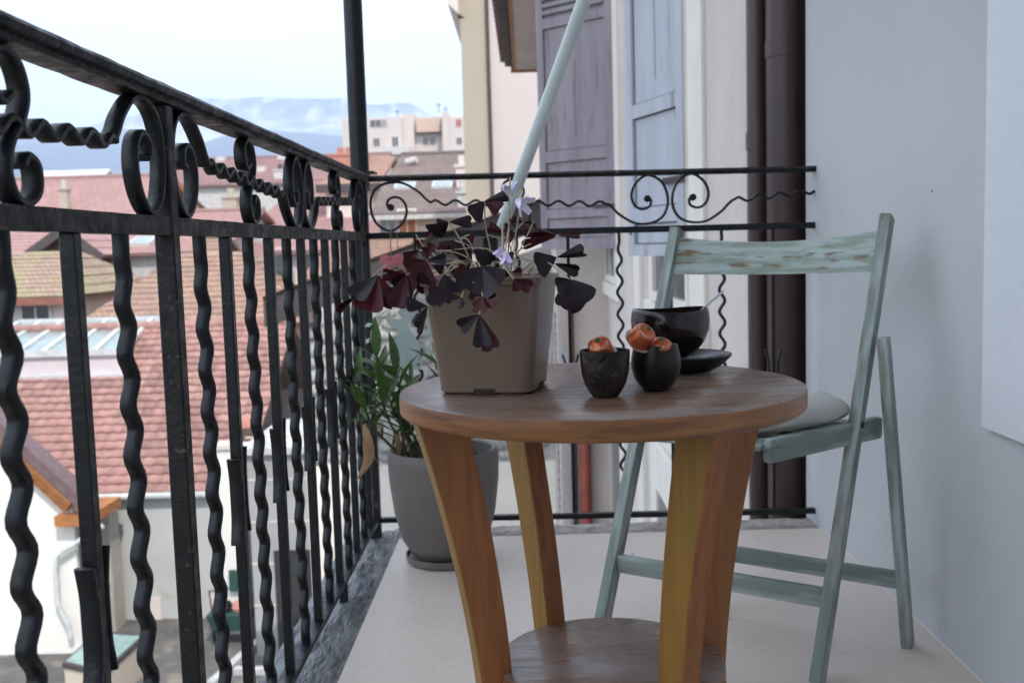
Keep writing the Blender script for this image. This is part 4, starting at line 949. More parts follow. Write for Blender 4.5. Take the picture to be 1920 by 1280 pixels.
# pier, chimney stub and grey annex at the right end of the white wall
pc = at(444, 1188, 18.4)
pr_ = empty('white_pier', 'slim white pier at the right end of the courtyard wall', 'pier', (pc.x, 18.4, G))
b = MB(); b.box(pc.x - .14, pc.x + .16, 18.25, 18.55, G, at(444, 838, 18.4).z); b.build('shaft', sunwall, pr_); b = MB(); zc = at(444, 838, 18.4).z; b.box(pc.x - .2, pc.x + .4, 18.2, 18.7, zc, zc + .08); b.build('cap', beige, pr_); under(pr_)
cs = empty('clay_chimney', 'squat dark brown chimney standing above the white pier', 'chimney', at(462, 838, 18.6))
b = MB(); q = at(462, 838, 18.6); b.box(q.x - .16, q.x + .16, 18.5, 18.8, q.z - .25, q.z + .38); b.build('stack', mat('sooty_brick', (.13, .075, .05), (.08, .05, .04), rough=.95, scale=9), cs); b = MB(); b.tube([(q.x, 18.65, q.z + .38), (q.x, 18.65, q.z + .55)], [.17, .10], 10); b.build('pot', terracotta, cs); under(cs)
an = empty('grey_annex', 'grey concrete-panelled annex wall beside the rubble gable', 'annex', (-4.7, 15.5, G))
b = MB(); x0 = at(470, 1000, 17.2).x; x1 = at(592, 1000, 17.2).x; zt_ = at(520, 850, 17.2).z; b.box(x0, x1, 17.2, 20, G, zt_); b.build('wall', mat('grey_render', (.36, .35, .35), (.30, .29, .29), rough=.9, scale=1), an)
for i in range(5):
    b = MB(); zz = G + .9 + i * .75; b.box(x0 - .004, x1 + .004, 17.192, 17.2, zz, zz + .03); b.build('panel_joint', beige, an)
b = MB(); b.box(x0 - .1, x1 + .1, 17.1, 20.1, zt_, zt_ + .12); b.build('coping', whiteclr, an)
b = MB(); b.box(x1 - .75, x1 - .1, 17.17, 17.199, G, G + 1.9); b.build('door', mat('dark_door', (.03, .03, .03), rough=.6), an)
under(an)
# --- sunlit gable building lower left
lb = empty('white_gable_house', 'sunlit white gable wall with an orange timber verge at the lower left', 'house', (-10.5, 17.6, G))
Yl = 17.5; c = at(140, 1000, Yl); V0 = at(-60, 742, 17.2); V1 = at(165, 948, 17.2)
kx = (V1.z - V0.z) / (V1.x - V0.x); XA = -15.0; zA = V0.z + kx * (XA - V0.x)
V = [(XA, Yl, G), (c.x, Yl, G), (c.x, Yl, V1.z + kx * (c.x - V1.x) - .25), (XA, Yl, zA - .25)]; V += [(x, Yl + .10, z) for x, y, z in V]
fixn(build('wall', V, [(0, 1, 2, 3), (7, 6, 5, 4), (0, 4, 5, 1), (1, 5, 6, 2), (2, 6, 7, 3), (3, 7, 4, 0)], sunwall, lb))
b = MB(); up_ = Vector((0, 0, 1)); A = Vector((XA, 17.20, zA)); C = Vector((V1.x, 17.20, V1.z))
dd = (C - A).normalized(); nn = Vector((-dd.z, 0, dd.x))
b.hexa([A - nn * .16, C - nn * .16, C - nn * .16 + Vector((0, .45, 0)), A - nn * .16 + Vector((0, .45, 0)), A + nn * .02, C + nn * .02, C + nn * .02 + Vector((0, .45, 0)), A + nn * .02 + Vector((0, .45, 0))]); b.build('metal_roof_edge', vergem, lb)
for i in range(6):
    b = MB(); y0 = 17.24; a = A - nn * (.17 + .0) ; cc2 = C - nn * .17 - dd * .25
    b.hexa([a - nn * (.05 * i + .05) + Vector((0, .03 * i + .02, 0)), cc2 - nn * (.05 * i + .05) + Vector((0, .03 * i + .02, 0)), cc2 - nn * (.05 * i + .05) + Vector((0, .29, 0)), a - nn * (.05 * i + .05) + Vector((0, .29, 0)),
            a - nn * (.05 * i + .005) + Vector((0, .03 * i + .02, 0)), cc2 - nn * (.05 * i + .005) + Vector((0, .03 * i + .02, 0)), cc2 - nn * (.05 * i + .005) + Vector((0, .29, 0)), a - nn * (.05 * i + .005) + Vector((0, .29, 0))])
    b.build('soffit_board', orangewood, lb)
q = at(138, 975, 17.3); b = MB(); b.box(q.x - .32, q.x + .32, 17.25, 18.6, q.z - .10, q.z + .09); b.build('purlin_end', orangewood, lb)
dp = [at(192, 985, 17.35), at(160, 1006, 17.35), at(108, 1040, 17.35), at(104, 1060, 17.35), at(108, 1130, 17.35), at(128, 1170, 17.35), at(133, 1195, 17.35)]
tube('downpipe', dp, .05, whitem, lb, 10)
under(lb)
b = MB(); x0, x1 = at(150, 1000, 18.6).x, at(200, 1000, 18.6).x; b.box(x0 - .8, x1 + .1, 18.5, 18.95, G, at(170, 960, 18.6).z)
nk = recentre(b.build('recessed_wall', mat('dingy_plaster', (.42, .38, .33), (.36, .33, .29), rough=.9, scale=1.5))); tag(nk, 'dingy beige wall piece tucked behind the white downpipe', 'wall')
# --- courtyard things
hp_ = at(190, 1268, 14.6); cfz = G
hb = empty('cellar_hatch', 'cream box with a pale green glazed lid on the courtyard floor', 'hatch', (hp_.x, 14.6, G))
P0, P1, P2, P3 = at(122, 1242, 16.0), at(205, 1236, 15.6), at(262, 1192, 17.1), at(190, 1190, 17.4)
zt_ = G + .0
pts = [atz(120, 1246, G + .62), atz(196, 1262, G + .62), atz(268, 1196, G + .62), atz(180, 1190, G + .62)]
b = MB(); b.hexa([Vector((p.x, p.y, G)) for p in pts] + [Vector((p.x, p.y, G + .58)) for p in pts]); b.build('box', creamwall, hb)
cen = sum(pts, Vector()) / 4; gp_ = [p + (p - cen) * .05 for p in pts]
b = MB(); b.hexa([Vector((p.x, p.y, G + .585)) for p in gp_] + [Vector((p.x, p.y, G + .66)) for p in gp_]); fr = b.build('lid_frame', darkverge, hb)
gp_ = [p + (p - cen) * -.06 for p in pts]; b = MB(); b.hexa([Vector((p.x, p.y, G + .62)) for p in gp_] + [Vector((p.x, p.y, G + .675)) for p in gp_]); b.build('glass', hatchglass, fr)
under(hb)
gm = atz(437, 1205, G); gr = empty('green_garden_cart', 'dark green garden cart with spoked wheels parked by the white pier', 'cart', gm)
b = MB(); b.hexa([gm + Vector(v) for v in ((-.30, -.2, .30), (.30, -.2, .30), (.30, .25, .30), (-.30, .25, .30), (-.38, -.28, .62), (.36, -.28, .62), (.36, .32, .62), (-.38, .32, .62))]); b.build('tub', greenpl, gr)
for sx in (-.28, .28):
    V, Fc = [], []
    b = MB(); b.tube([gm + Vector((sx, .02 + .22 * math.cos(a * PI / 8), .25 + .22 * math.sin(a * PI / 8))) for a in range(17)], .03, 8); w = b.build('wheel', iron, gr, True)
    b = MB(); [b.tube([gm + Vector((sx, .02, .25)), gm + Vector((sx, .02 + .22 * math.cos(a * PI / 3), .25 + .22 * math.sin(a * PI / 3)))], .01, 6) for a in range(6)]; b.build('spokes', iron, w)
b = MB(); b.tube([gm + Vector((-.34, .0, .5)), gm + Vector((-.42, .1, .95)), gm + Vector((-.05, .1, 1.0))], .018, 8); b.build('handle', iron, gr, True)
b = MB(); b.box(gm.x - .12, gm.x + .34, gm.y + .35, gm.y + .40, G + .85, G + 1.25); b.build('back_board', greenpl, gr)
for nm_, sx in (('load', -.1), ('load', .15)):
    s = lathe(nm_, [(0, -.14), (.10, -.10), (.14, 0), (.10, .10), (0, .14)], iron if sx < 0 else terracotta, gr, 12, gm + Vector((sx, 0, .68)))
under(gr)
b = MB(); a, c = atz(395, 1290, G), atz(500, 1195, G)
b.beam(a + Vector((0, 0, .06)), c + Vector((0, 0, .06)), .14, .12, (1, 0, 0)); struct(b.build('courtyard_kerb', whiteclr))
a, c = atz(440, 1262, G), atz(580, 1262, G); b = MB(); b.beam(a + Vector((0, 0, .05)), c + Vector((0, 0, .05)), .14, .11, (0, 1, 0)); struct(b.build('courtyard_kerb', whiteclr))
a, c = atz(436, 1236, G), atz(530, 1180, G)

# --- old tile roofs
r1, i1 = house('old_tiled_house', 'long house with a weathered orange clay-tile hipped roof behind the red roof', 128, 600, 612, 27, 474, 31.5, oldtile, beige, hipl=1.6, hipr=3.2)
under(r1)
r2, i2 = house('mossy_roofed_house', 'house wing with a mossy brown roof and reddish eave board at the far left', -260, 128, 561, 27.5, 476, 31, mosstile, beige, hipr=1.2, wins=((68, 588, .75, .9, {}), (-60, 588, .75, .9, {})))
b = MB(); b.box(i2[0], i2[1] + .02, 27.44, 27.49, i2[4] - .22, i2[4] - .02); b.build('eave_board', mat('reddish_eave_board', (.26, .10, .07), rough=.6), r2); under(r2)
# --- timber gable with dark verge (left middle)
def gablefront(name, label, xl, xr, xa, ybase, yapex, Y, wm, vm, depth, tm, base=G):
    A, B, C = at(xl, ybase, Y), at(xr, ybase, Y), at(xa, yapex, Y); root = empty(name, label, 'house', (C.x, Y, base))
    V = [(A.x + .5, Y, base), (B.x - .5, Y, base), (B.x - .5, Y, A.z), (C.x, Y, C.z - .3), (A.x + .5, Y, A.z)]; V += [(x, Y + depth, z) for x, y, z in V]
    fixn(build('wall', V, [(0, 1, 2, 3, 4), (9, 8, 7, 6, 5)] + [(i, (i + 1) % 5, 5 + (i + 1) % 5, 5 + i) for i in range(5)], wm, root))
    slope('roof_slope', (A.x, Y + depth, A.z), (A.x, Y - .6, A.z), (C.x, Y + depth, C.z), (C.x, Y - .6, C.z), tm, root); slope('roof_slope', (B.x, Y - .6, B.z), (B.x, Y + depth, B.z), (C.x, Y - .6, C.z), (C.x, Y + depth, C.z), tm, root)
    b = MB(); b.beam((A.x, Y - .62, A.z - .12), (C.x, Y - .62, C.z - .12), .30, .08, (0, 0, 1)); b.build('verge_board', vm, root); b = MB(); b.beam((C.x, Y - .62, C.z - .12), (B.x, Y - .62, B.z - .12), .30, .08, (0, 0, 1)); b.build('verge_board', vm, root)
    return root
woodg = mat('brown_timber_cladding', (.20, .075, .035), (.13, .05, .03), rough=.8, scale=6, stretch=(4, 1, .4))
g1 = gablefront('timber_gabled_house', 'house with a brown timber gable under a dark grey verge behind the old tiles', 58, 205, 132, 478, 424, 35, woodg, darkverge, 6, pinktile)
under(g1)
r3, i3 = house('pink_roofed_house', 'house with a plain pinkish-red roof and white pipe chimney at the left', -350, 196, 478, 38, 341, 46, pinktile, creamwall, vm=orangewood)
chimney(r3, i3, 120, 400, .34, .95, sandwall, whiteclr); under(r3)
r4, i4 = house('orange_roofed_house', 'small house with an orange roof and stout grey chimney left of the railing post', 150, 262, 388, 52, 345, 58, mat_o := tile_mat('orange_far_tiles', (.40, .25, .18), (.35, .21, .16), (.24, .14, .12), .3, .3), creamwall, wins=((232, 384, .9, .7, {'frame': creamtrim}),))
chimney(r4, i4, 214, 378, .55, .75, sandwall, sandwall); under(r4)
r5, i5 = house('red_roofed_row', 'low house with a red roof and skylight between the pink roof and the iron post', 160, 420, 474, 36, 400, 42, pinktile, whiteclr)
skylight(r5, i5, 268, 455, .8, 1.0); skylight(r5, i5, 208, 458, .5, .7); under(r5)
r6, i6 = house('long_white_hall', 'long pale flat-fronted hall on the horizon at the left', 30, 176, 346, 95, 323, 99, mat('pale_sheet_roof', (.62, .64, .66), rough=.6), whiteclr, cat='hall')
under(r6)
r7, i7 = house('wide_pink_roofed_house', 'wide house with a large pinkish-red roof and one tall pale chimney', 330, 700, 575, 33, 341, 52, pinktile, creamwall)
chimney(r7, i7, 432, 420, .62, 1.1, sandwall, sandwall); skylight(r7, i7, 478, 450, .9, 1.0); skylight(r7, i7, 425, 472, .7, .9); skylight(r7, i7, 552, 418, .7, .8); under(r7)
r8, i8 = house('mauve_roofed_block', 'long block with a dull mauve-red roof and white roof vents far behind the scrolls', 250, 700, 345, 66, 296, 76, mauvetile, whiteclr)
chimney(r8, i8, 524, 336, .75, .55, whiteclr, darkverge)
for px, py in ((413, 303), (528, 300), (489, 322)):
    p, k = onroof(i8, px, py); b = MB(); b.box(p.x - .3, p.x + .3, p.y, p.y + .6, p.z, p.z + .35); b.build('roof_vent', whiteclr, r8)
under(r8)
# little dormer/terrace pieces in front of the wide pink roof
r9, i9 = house('timber_balcony_house', 'brown timber-fronted house with an orange awning below the wide pink roof', 340, 392, 500, 31.5, 447, 34, oldtile, woodg, wins=((352, 520, .5, .8, {}), (368, 520, .5, .8, {})))
under(r9)
r10, i10 = house('dormer_house', 'narrow house with a window and blue blind among the roofs behind the bars', 512, 620, 470, 30.5, 436, 33, pinktile, beige, wins=((533, 495, .55, .9, {'frame': whiteclr}), (590, 495, .5, .9, {'frame': orangewood})))
under(r10)
r11, i11 = house('beige_block_with_eave', 'beige building with a dark eave line under an orange roof beside the corner post', 592, 712, 345, 44, 296, 50, mat_o, beige, hipl=1.2)
chimney(r11, i11, 650, 312, 1.6, .5, terracotta, terracotta, 3); b = MB(); b.box(i11[0], i11[1], 43.9, 43.98, i11[4] - .35, i11[4] - .02); b.build('gutter_board', darkverge, r11)
under(r11)
r12, i12 = house('grey_brown_roofed_house', 'house with a grey-brown tiled roof, two skylights and cream walls behind the corner scroll', 690, 905, 399, 34, 290, 44, browntile, creamwall, wins=((764, 428, .55, 1.2, {'pane': orangewood, 'frame': creamtrim}), (728, 440, .5, 1.2, {})))
skylight(r12, i12, 760, 352, .75, .9, skyglass); skylight(r12, i12, 830, 350, .75, .9, skyglass)
chimney(r12, i12, 866, 352, .40, .75, beige, beige); chimney(r12, i12, 868, 388, .35, .45, whiteclr, whiteclr)
b = MB(); b.box(i12[0], i12[1], 33.86, 33.97, i12[4] - .20, i12[4] - .04); b.build('gutter', whiteclr, r12)
p, k = onroof(i12, 772, 310); b = MB(); b.tube([p + Vector((-.22, 0, .12)), p + Vector((.22, -.1, .22))], .14, 12); b.build('roof_vent', whiteclr, r12); under(r12)
r13, i13 = house('patchy_tiled_lean_to', 'lean-to roof of patchy old tiles just beyond the heart ornament', 560, 905, 520, 25, 448, 30, oldtile, whiteclr)
under(r13)
# --- pink apartment block on the skyline
Yp = 120; pb_ = empty('pink_apartment_block', 'pale pink apartment block with small windows on the skyline right of the post', 'building', (at(780, 300, Yp).x, Yp, G))
def blk(x0, x1, y0, m=pinkwall, dy=0, nm='wall_block', y1=None, th=12):
    a, c = at(x0, y0, Yp + dy), at(x1, y0, Yp + dy); z0 = G if y1 is None else at(x0, y1, Yp + dy).z
    b = MB(); b.box(a.x, c.x, Yp + dy, Yp + dy + th, z0, a.z); return b.build(nm, m, pb_)
blk(640, 752, 223); blk(752, 775, 214, dy=.6); blk(774, 870, 221, dy=1.2); blk(828, 840, 210, dy=-.8); blk(839, 900, 220, dy=-.5)
blk(780, 826, 222, m=mat('peach_loggia', (.52, .37, .30), (.48, .35, .29), rough=.9), dy=.4, nm='loggia', y1=249, th=.7)
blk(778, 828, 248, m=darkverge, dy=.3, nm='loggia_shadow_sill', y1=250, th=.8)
blk(724, 768, 276, m=whiteclr, dy=-1.0, nm='balcony_front', y1=290, th=1); blk(842, 880, 278, m=whiteclr, dy=-1.3, nm='balcony_front', y1=288, th=.8)
for x, y, w, h, m, dy in ((704, 232, 1.2, .8, glass, 0), (720, 232, .6, .8, lilac, 0), (706, 267, .7, .9, glass, 0), (741, 266, .7, 1.1, glass, 0), (798, 265, .6, .9, glass, 1.2), (811, 265, .6, .9, glass, 1.2), (860, 231, .6, .8, redpipe, -.5), (861, 265, .6, .8, glass, -.5)):
    p = at(x, y, Yp + dy); win(pb_, p.x, p.z - h / 2, w, h, Yp + dy, frame=pinkwall, pane=m)
for x, y in ((823, 192), (836, 200), (746, 205)):
    p = at(x, y + 20, Yp + 2); b = MB(); b.tube([p, p + Vector((0, 0, 20 / F * Yp))], .05, 6); b.tube([p + Vector((-.4, 0, .9)), p + Vector((.4, 0, .95))], .04, 6); b.build('antenna', iron, pb_)
under(pb_)

# --- rubble-stone gable with the dark slate verge
Ys = 12.0; VA, VB = at(502, 612, Ys), at(1024, 428, Ys); kx = (VB.z - VA.z) / (VB.x - VA.x); X1_ = .296
sg_ = empty('rubble_stone_gable', 'tall rubble-stone gable wall under a rising dark slate verge beyond the corner', 'wall', (-1.2, Ys, G))
xw0 = at(566, 700, Ys).x; zl = lambda x: VA.z + kx * (x - VA.x)
V = [(xw0, Ys + .06, G), (X1_, Ys + .06, G), (X1_, Ys + .06, zl(X1_) - .2), (xw0, Ys + .06, zl(xw0) - .2)]; V += [(x, Ys + .4, z) for x, y, z in V]
fixn(build('wall_core', V, [(0, 1, 2, 3), (7, 6, 5, 4), (0, 4, 5, 1), (1, 5, 6, 2), (2, 6, 7, 3), (3, 7, 4, 0)], mortarm, sg_))
zs0 = at(600, 870, Ys).z; rs = random.Random(9); V8 = []
STM = []
for v_ in range(8):
    bm = bmesh.new(); bmesh.ops.create_icosphere(bm, subdivisions=1, radius=.5)
    for v in bm.verts:
        v.co = Vector((math.copysign(abs(v.co.x * 2) ** .6 / 2, v.co.x), v.co.y, math.copysign(abs(v.co.z * 2) ** .6 / 2, v.co.z))) * rs.uniform(.88, 1.1)
    me = bpy.data.meshes.new('stone'); bm.to_mesh(me); bm.free(); me.materials.append(stonem)
    for p in me.polygons: p.use_smooth = True
    STM.append(me)
z = zs0; cnt = 0
while z < zl(X1_):
    hh = rs.uniform(.10, .17); x = xw0 + rs.uniform(-.05, .1)
    while x < X1_ - .1:
        w = rs.uniform(.16, .36)
        if z + hh < zl(x) - .22 and cnt < 292 and x < at(1000, 600, Ys).x:
            o = link('stone', STM[rs.randrange(8)], None, sg_); o.location = (x + w / 2, Ys + .05, z + hh / 2 + rs.uniform(-.015, .015)); o.scale = (w * 1.0, rs.uniform(.08, .14), hh * 1.02); o.rotation_euler = (0, rs.uniform(-.12, .12), 0); cnt += 1
        x += w + rs.uniform(.0, .03)
    z += hh + .008
b = MB(); b.box(xw0, X1_ - .001, Ys - .0, Ys + .058, G, zs0 - .03); b.build('smooth_plaster_base', creamtrim, sg_)
dd = (Vector((X1_, 0, zl(X1_))) - Vector((VA.x, 0, VA.z))).normalized()
A = Vector((VA.x, Ys - .15, VA.z - .0)); C = Vector((X1_ - .002, Ys - .15, zl(X1_))); th = Vector((0, 0, .33))
b = MB(); b.hexa([A, C, C + Vector((0, .5, 0)), A + Vector((0, .5, 0)), A + th, C + th, C + th + Vector((0, .5, 0)), A + th + Vector((0, .5, 0))]); b.build('slate_verge', darkverge, sg_)
b = MB(); b.hexa([A + th * 1.005, C + th * 1.005, C + th + Vector((0, .55, .002)), A + th + Vector((0, .55, .002)), A + th * 1.1 - Vector((0, .05, 0)), C + th * 1.1 - Vector((0, .05, 0)), C + th * 1.1 + Vector((0, .55, 0)), A + th * 1.1 + Vector((0, .55, 0))]); b.build('coping_edge', mat('brown_coping', (.13, .085, .07), rough=.8), sg_)
under(sg_)

# --- tall pale buildings right of the skyline
xg0, xg1, xg2 = at(868, 200, 22).x, at(917, 200, 22).x, at(1045, 200, 22).x
tg = empty('sand_coloured_tower_house', 'tall narrow sand-coloured facade with a thin dark downpipe along its edge', 'building', ((xg0 + xg1) / 2, 22, G))
b = MB(); b.box(xg0, xg1, 22, 30, G, 7.5); b.build('wall', sandwall, tg)
tube('downpipe', [(xg1 + .01, 21.93, G), (xg1 + .01, 21.93, 7.4)], .028, darkverge, tg, 8)
ee = at(868, 8, 21.6); b = MB(); b.hexa([(ee.x - .30, 21.3, ee.z - .05), (xg0, 21.3, ee.z - .25), (xg0, 26, ee.z - .25), (ee.x - .30, 26, ee.z - .05), (ee.x - .32, 21.3, ee.z + .3), (xg0, 21.3, ee.z + .3), (xg0, 26, ee.z + .3), (ee.x - .32, 26, ee.z + .3)]); b.build('eave', beige, tg)
tube('gutter', [(ee.x - .1, 21.3, ee.z - .28), (ee.x + .02, 21.3, ee.z - .35), (xg0, 21.3, ee.z - .35)], .03, darkverge, tg, 8); under(tg)
b = MB(); b.box(xg1 + .05, xg2 + 3, 22.05, 30, G, 7.6); ph = recentre(b.build('pale_plaster_house', pinkwall)); tag(ph, 'tall blank pinkish-white plastered wall behind the white pole', 'building')
# house with dark eave
he = empty('eaved_house', 'house with a dark timber eave jutting out above the lilac shutter', 'house', (.6, 12, G))
ez = at(980, 128, 14).z; b = MB(); b.box(.30, 3, 10.0, 14.0, G, ez + .4); b.build('wall', beige, he)
xo = at(957, 110, 14).x
b = MB(); b.box(xo + .07, .298, 9.7, 14.15, ez, ez + .03); b.build('soffit', beige, he)
b = MB(); b.box(xo + .03, xo + .068, 9.7, 14.15, ez - .01, ez + .22); b.build('fascia', orangewood, he)
b = MB(); b.box(xo - .0, .298, 14.152, 14.19, ez - .03, ez + .22); b.build('verge_board', orangewood, he)
b = MB(); b.hexa([(xo - .08, 9.7, ez + .05), (xo + .028, 9.7, ez + .05), (xo + .028, 14.15, ez + .05), (xo - .08, 14.15, ez + .05), (xo - .10, 9.7, ez + .30), (xo + .028, 9.7, ez + .36), (xo + .028, 14.15, ez + .36), (xo - .10, 14.15, ez + .30)]); b.build('tile_edge', darkverge, he)
for i in range(18):
    y = 9.75 + i * .245; b = MB(); b.box(xo - .14, xo - .075, y, y + .17, ez + .10, ez + .19); b.build('eave_tile', mauvetile, he)
slope('roof_slope', (xo - .1, 14.15, ez + .31), (xo - .1, 9.7, ez + .31), (2, 14.15, ez + 1.5), (2, 9.7, ez + 1.5), mauvetile, he)
under(he)
# pipes and slatted shutters low on that house front
def vpipe(px, Y, r, m, y0, y1, label, name='downpipe'):
    a = at(px, (y0 + y1) / 2, Y); z1 = at(px, y0, Y).z; z0 = at(px, y1, Y).z
    o = tube(name, [(a.x, Y, z0), (a.x, Y, z1)], r, m, None, 14); recentre(o); tag(o, label, 'pipe'); return o
vpipe(1102, 9.85, .058, redpipe, 728, 1400, 'thick red drainpipe low down between the table legs')
vpipe(1080, 9.9, .028, mat('brown_thin_pipe', (.12, .06, .05), rough=.5), 560, 1400, 'thin brown pipe left of the thick red drainpipe')
ls = empty('slatted_shutter', 'grey-blue slatted shutter folded against the far house front', 'shutter', at(1048, 800, 9.8))
for x, y0, y1, m in ((1046, 585, 960, lilac), (1058, 640, 1000, bluepaint), (1068, 660, 1080, bluepaint)):
    a, c = at(x - 4, y0, 9.8), at(x + 3, y1, 9.8); b = MB(); b.box(a.x, c.x, 9.8, 9.86, c.z, a.z); b.build('leaf', m, ls)
    for k in range(22):
        zz = a.z - (a.z - c.z) * (k + .5) / 22; b = MB(); b.box(a.x + .005, c.x - .005, 9.785, 9.799, zz, zz + .03); b.build('slat', m, ls)
under(ls)
# --- the neighbouring facade with tall shutters
fc = empty('neighbour_facade', 'beige stuccoed house front with cream window trims running away to the right of the railing', 'building', (.8, 6, G))
b = MB(); b.box(.80, 6, 3.0, 9.995, G, 7.4); b.build('wall', beige, fc)
def trim(y0, y1, z0, z1, pr=.02, m=creamtrim, nm='window_trim'):
    b = MB(); b.box(.80 - pr, .801, y0, y1, z0, z1); return bevel(b.build(nm, m, fc), .003, 1)
for (ya, yb_) in ((4.86, 6.25), (8.80, 9.9)):
    trim(ya - .40, ya, .42, 3.5); trim(yb_, yb_ + .2 if yb_ < 9 else 9.99, .42, 3.5); trim(ya - .40, min(yb_ + .2, 9.99), 3.5, 3.75, .022)
    trim(ya - .45, min(yb_ + .25, 9.992), .30, .42, .05, nm='window_sill')
    w = trim(ya, yb_, .421, 3.499, .004, glass, 'window'); 
    b = MB(); ym = (ya + yb_) / 2
    for y in (ya + .03, ym, yb_ - .03): b.box(.77, .795, y - .03, y + .03, .43, 3.49)
    for z in (.46, 1.3, 2.3, 3.45): b.box(.772, .793, ya + .06, yb_ - .06, z - .03, z + .03)
    b.build('sash', creamtrim, w)
    trim(ya - .40, ya, -3.3, -.75); trim(yb_, min(yb_ + .3, 9.99), -3.3, -.75); trim(ya - .40, min(yb_ + .3, 9.99), -.75, -.45, .022); w = trim(ya, yb_, -3.299, -.751, .004, glass, 'window')
trim(6.9, 7.25, G, 7.3, .03, creamtrim, 'pilaster')
trim(5.05, 6.35, -.42, .28, .012, creamtrim, 'apron_panel')
# dark pleated blind glimpsed low down
trim(5.3, 5.9, -1.95, -1.45, .01, darkverge, 'vent')
under(fc)
def shutter(name, label, hinge, ang, w, z0, z1, m, panels, louv):
    """hinge (x, y); ang: direction of the leaf from the hinge, degrees from +X"""
    a = math.radians(ang); d = Vector((math.cos(a), math.sin(a), 0)); n = Vector((d.y, -d.x, 0))
    if n.y > 0: n = -n                                       # outward face looks back to the balcony
    root = empty(name, label, 'shutter', (hinge[0], hinge[1], z0)); h0 = Vector((hinge[0], hinge[1], 0))
    def slab(u0, u1, za, zb, d0, d1, nm, mm, par=root):
        b = MB(); P = [h0 + d * u + n * q + Vector((0, 0, zz)) for zz in (za, zb) for (u, q) in ((u0, d0), (u1, d0), (u1, d1), (u0, d1))]; b.hexa(P); return fixn(b.build(nm, mm, par))
    o = slab(0, w, z0, z1, -.018, .012, 'board', m)
    slab(.0, .075, z0, z1, .0125, .030, 'stile', m); slab(w - .075, w, z0, z1, .0125, .030, 'stile', m)
    for (za, zb) in panels: slab(.0755, w - .0755, za, zb, .0125, .029, 'rail', m)
    ed = [z0] + [z for p in panels for z in p] + [z1]
    for i in range(len(panels) - 1):
        za, zb = panels[i][1], panels[i + 1][0]
        for u in (.0755, w - .0755 - .006): slab(u, u + .006, za + .001, zb - .001, .0127, .0145, 'groove', groove)
        for z in (za + .001, zb - .007): slab(.084, w - .084, z, z + .006, .0127, .0145, 'groove', groove)
        if zb - za > .6: slab(w / 2 - .002, w / 2 + .002, za + .1, zb - .3, .0122, .0132, 'board_joint', groove)
    for k in range(louv[2]):
        z = louv[0] + (louv[1] - louv[0]) * k / louv[2]; slab(.08, w - .08, z, z + .035, .013, .045, 'louver', m)
    for z in (z0 + .35, z1 - .4): slab(-.01, .22, z, z + .035, .0305, .036, 'hinge_strap', groove)
    for z in (z0 + .12,):
        for u in (.04, w - .04): tube('bolt', [h0 + d * u + n * .03 + Vector((0, 0, z)), h0 + d * u + n * .037 + Vector((0, 0, z))], .008, groove, root, 8)
    return root, h0, d, n
z0 = at(1240, 480, 5.1).z
sh1, h0, dd, n_ = shutter('pale_blue_shutter', 'pale blue panelled shutter standing ajar, with a bent wire handle on its edge', (.79, 4.87), 90 + 18, .66, z0, 3.4, bluepaint,
    [(z0, z0 + .06), (z0 + .17, z0 + .25), (at(1250, 205, 5.2).z - .02, at(1250, 175, 5.2).z - .03), (2.3, 2.42), (3.3, 3.4)], (2.5, 3.25, 12))
hz = at(1185, 205, 5.5).z; e_ = h0 + dd * .66
tube('handle', [e_ + n_ * .0 + Vector((0, 0, hz)), e_ + dd * .05 + Vector((0, 0, hz)), e_ + dd * .05 + Vector((0, 0, hz + .11)), e_ + Vector((0, 0, hz + .11))], .005, groove, sh1, 8)
under(sh1)
z0 = at(1090, 467, 9.0).z
sh2, h0, dd, n_ = shutter('lilac_shutter', 'tall grey-lilac panelled shutter swung wide open behind the white pole', (.795, 8.78), 180 - 41, .83, z0, 3.9, lilac,
    [(z0, z0 + .10), (z0 + .28, z0 + .36), (at(1090, 300, 9).z, at(1090, 278, 9).z), (at(1090, 42, 9).z, at(1090, 22, 9).z), (3.75, 3.9)], (at(1090, 20, 9).z + .02, 3.7, 14))
under(sh2)
# brown downpipes at the end of our wall
def bigpipe(name, px, r, Y, m, label):
    a = at(px, 500, Y); root = empty(name, label, 'pipe', (a.x, Y, G))
    tube('pipe', [(a.x, Y, G), (a.x, Y, 7)], r, m, root, 32)
    for z in (-.9, 1.05 if r < .04 else 1.3, 3.2):
        tube('joint_collar', [(a.x, Y, z), (a.x, Y, z + .05)], r + .003, m, root, 32)
        b = MB(); b.box(a.x - .01, a.x + .01, Y, 3.0, z + .07, z + .085); b.build('bracket', iron, root)
    under(root)
bigpipe('brown_downpipe', 1421, .030, 3.02, pipem, 'slimmer dark brown downpipe, left of the pair at the end of the wall')
bigpipe('brown_downpipe', 1476, .058, 2.95, mat('dark_red_brown_pipe', (.062, .030, .026), (.050, .025, .022), rough=.4, scale=5), 'thick dark red-brown downpipe, right of the pair beside the blue-grey wall')

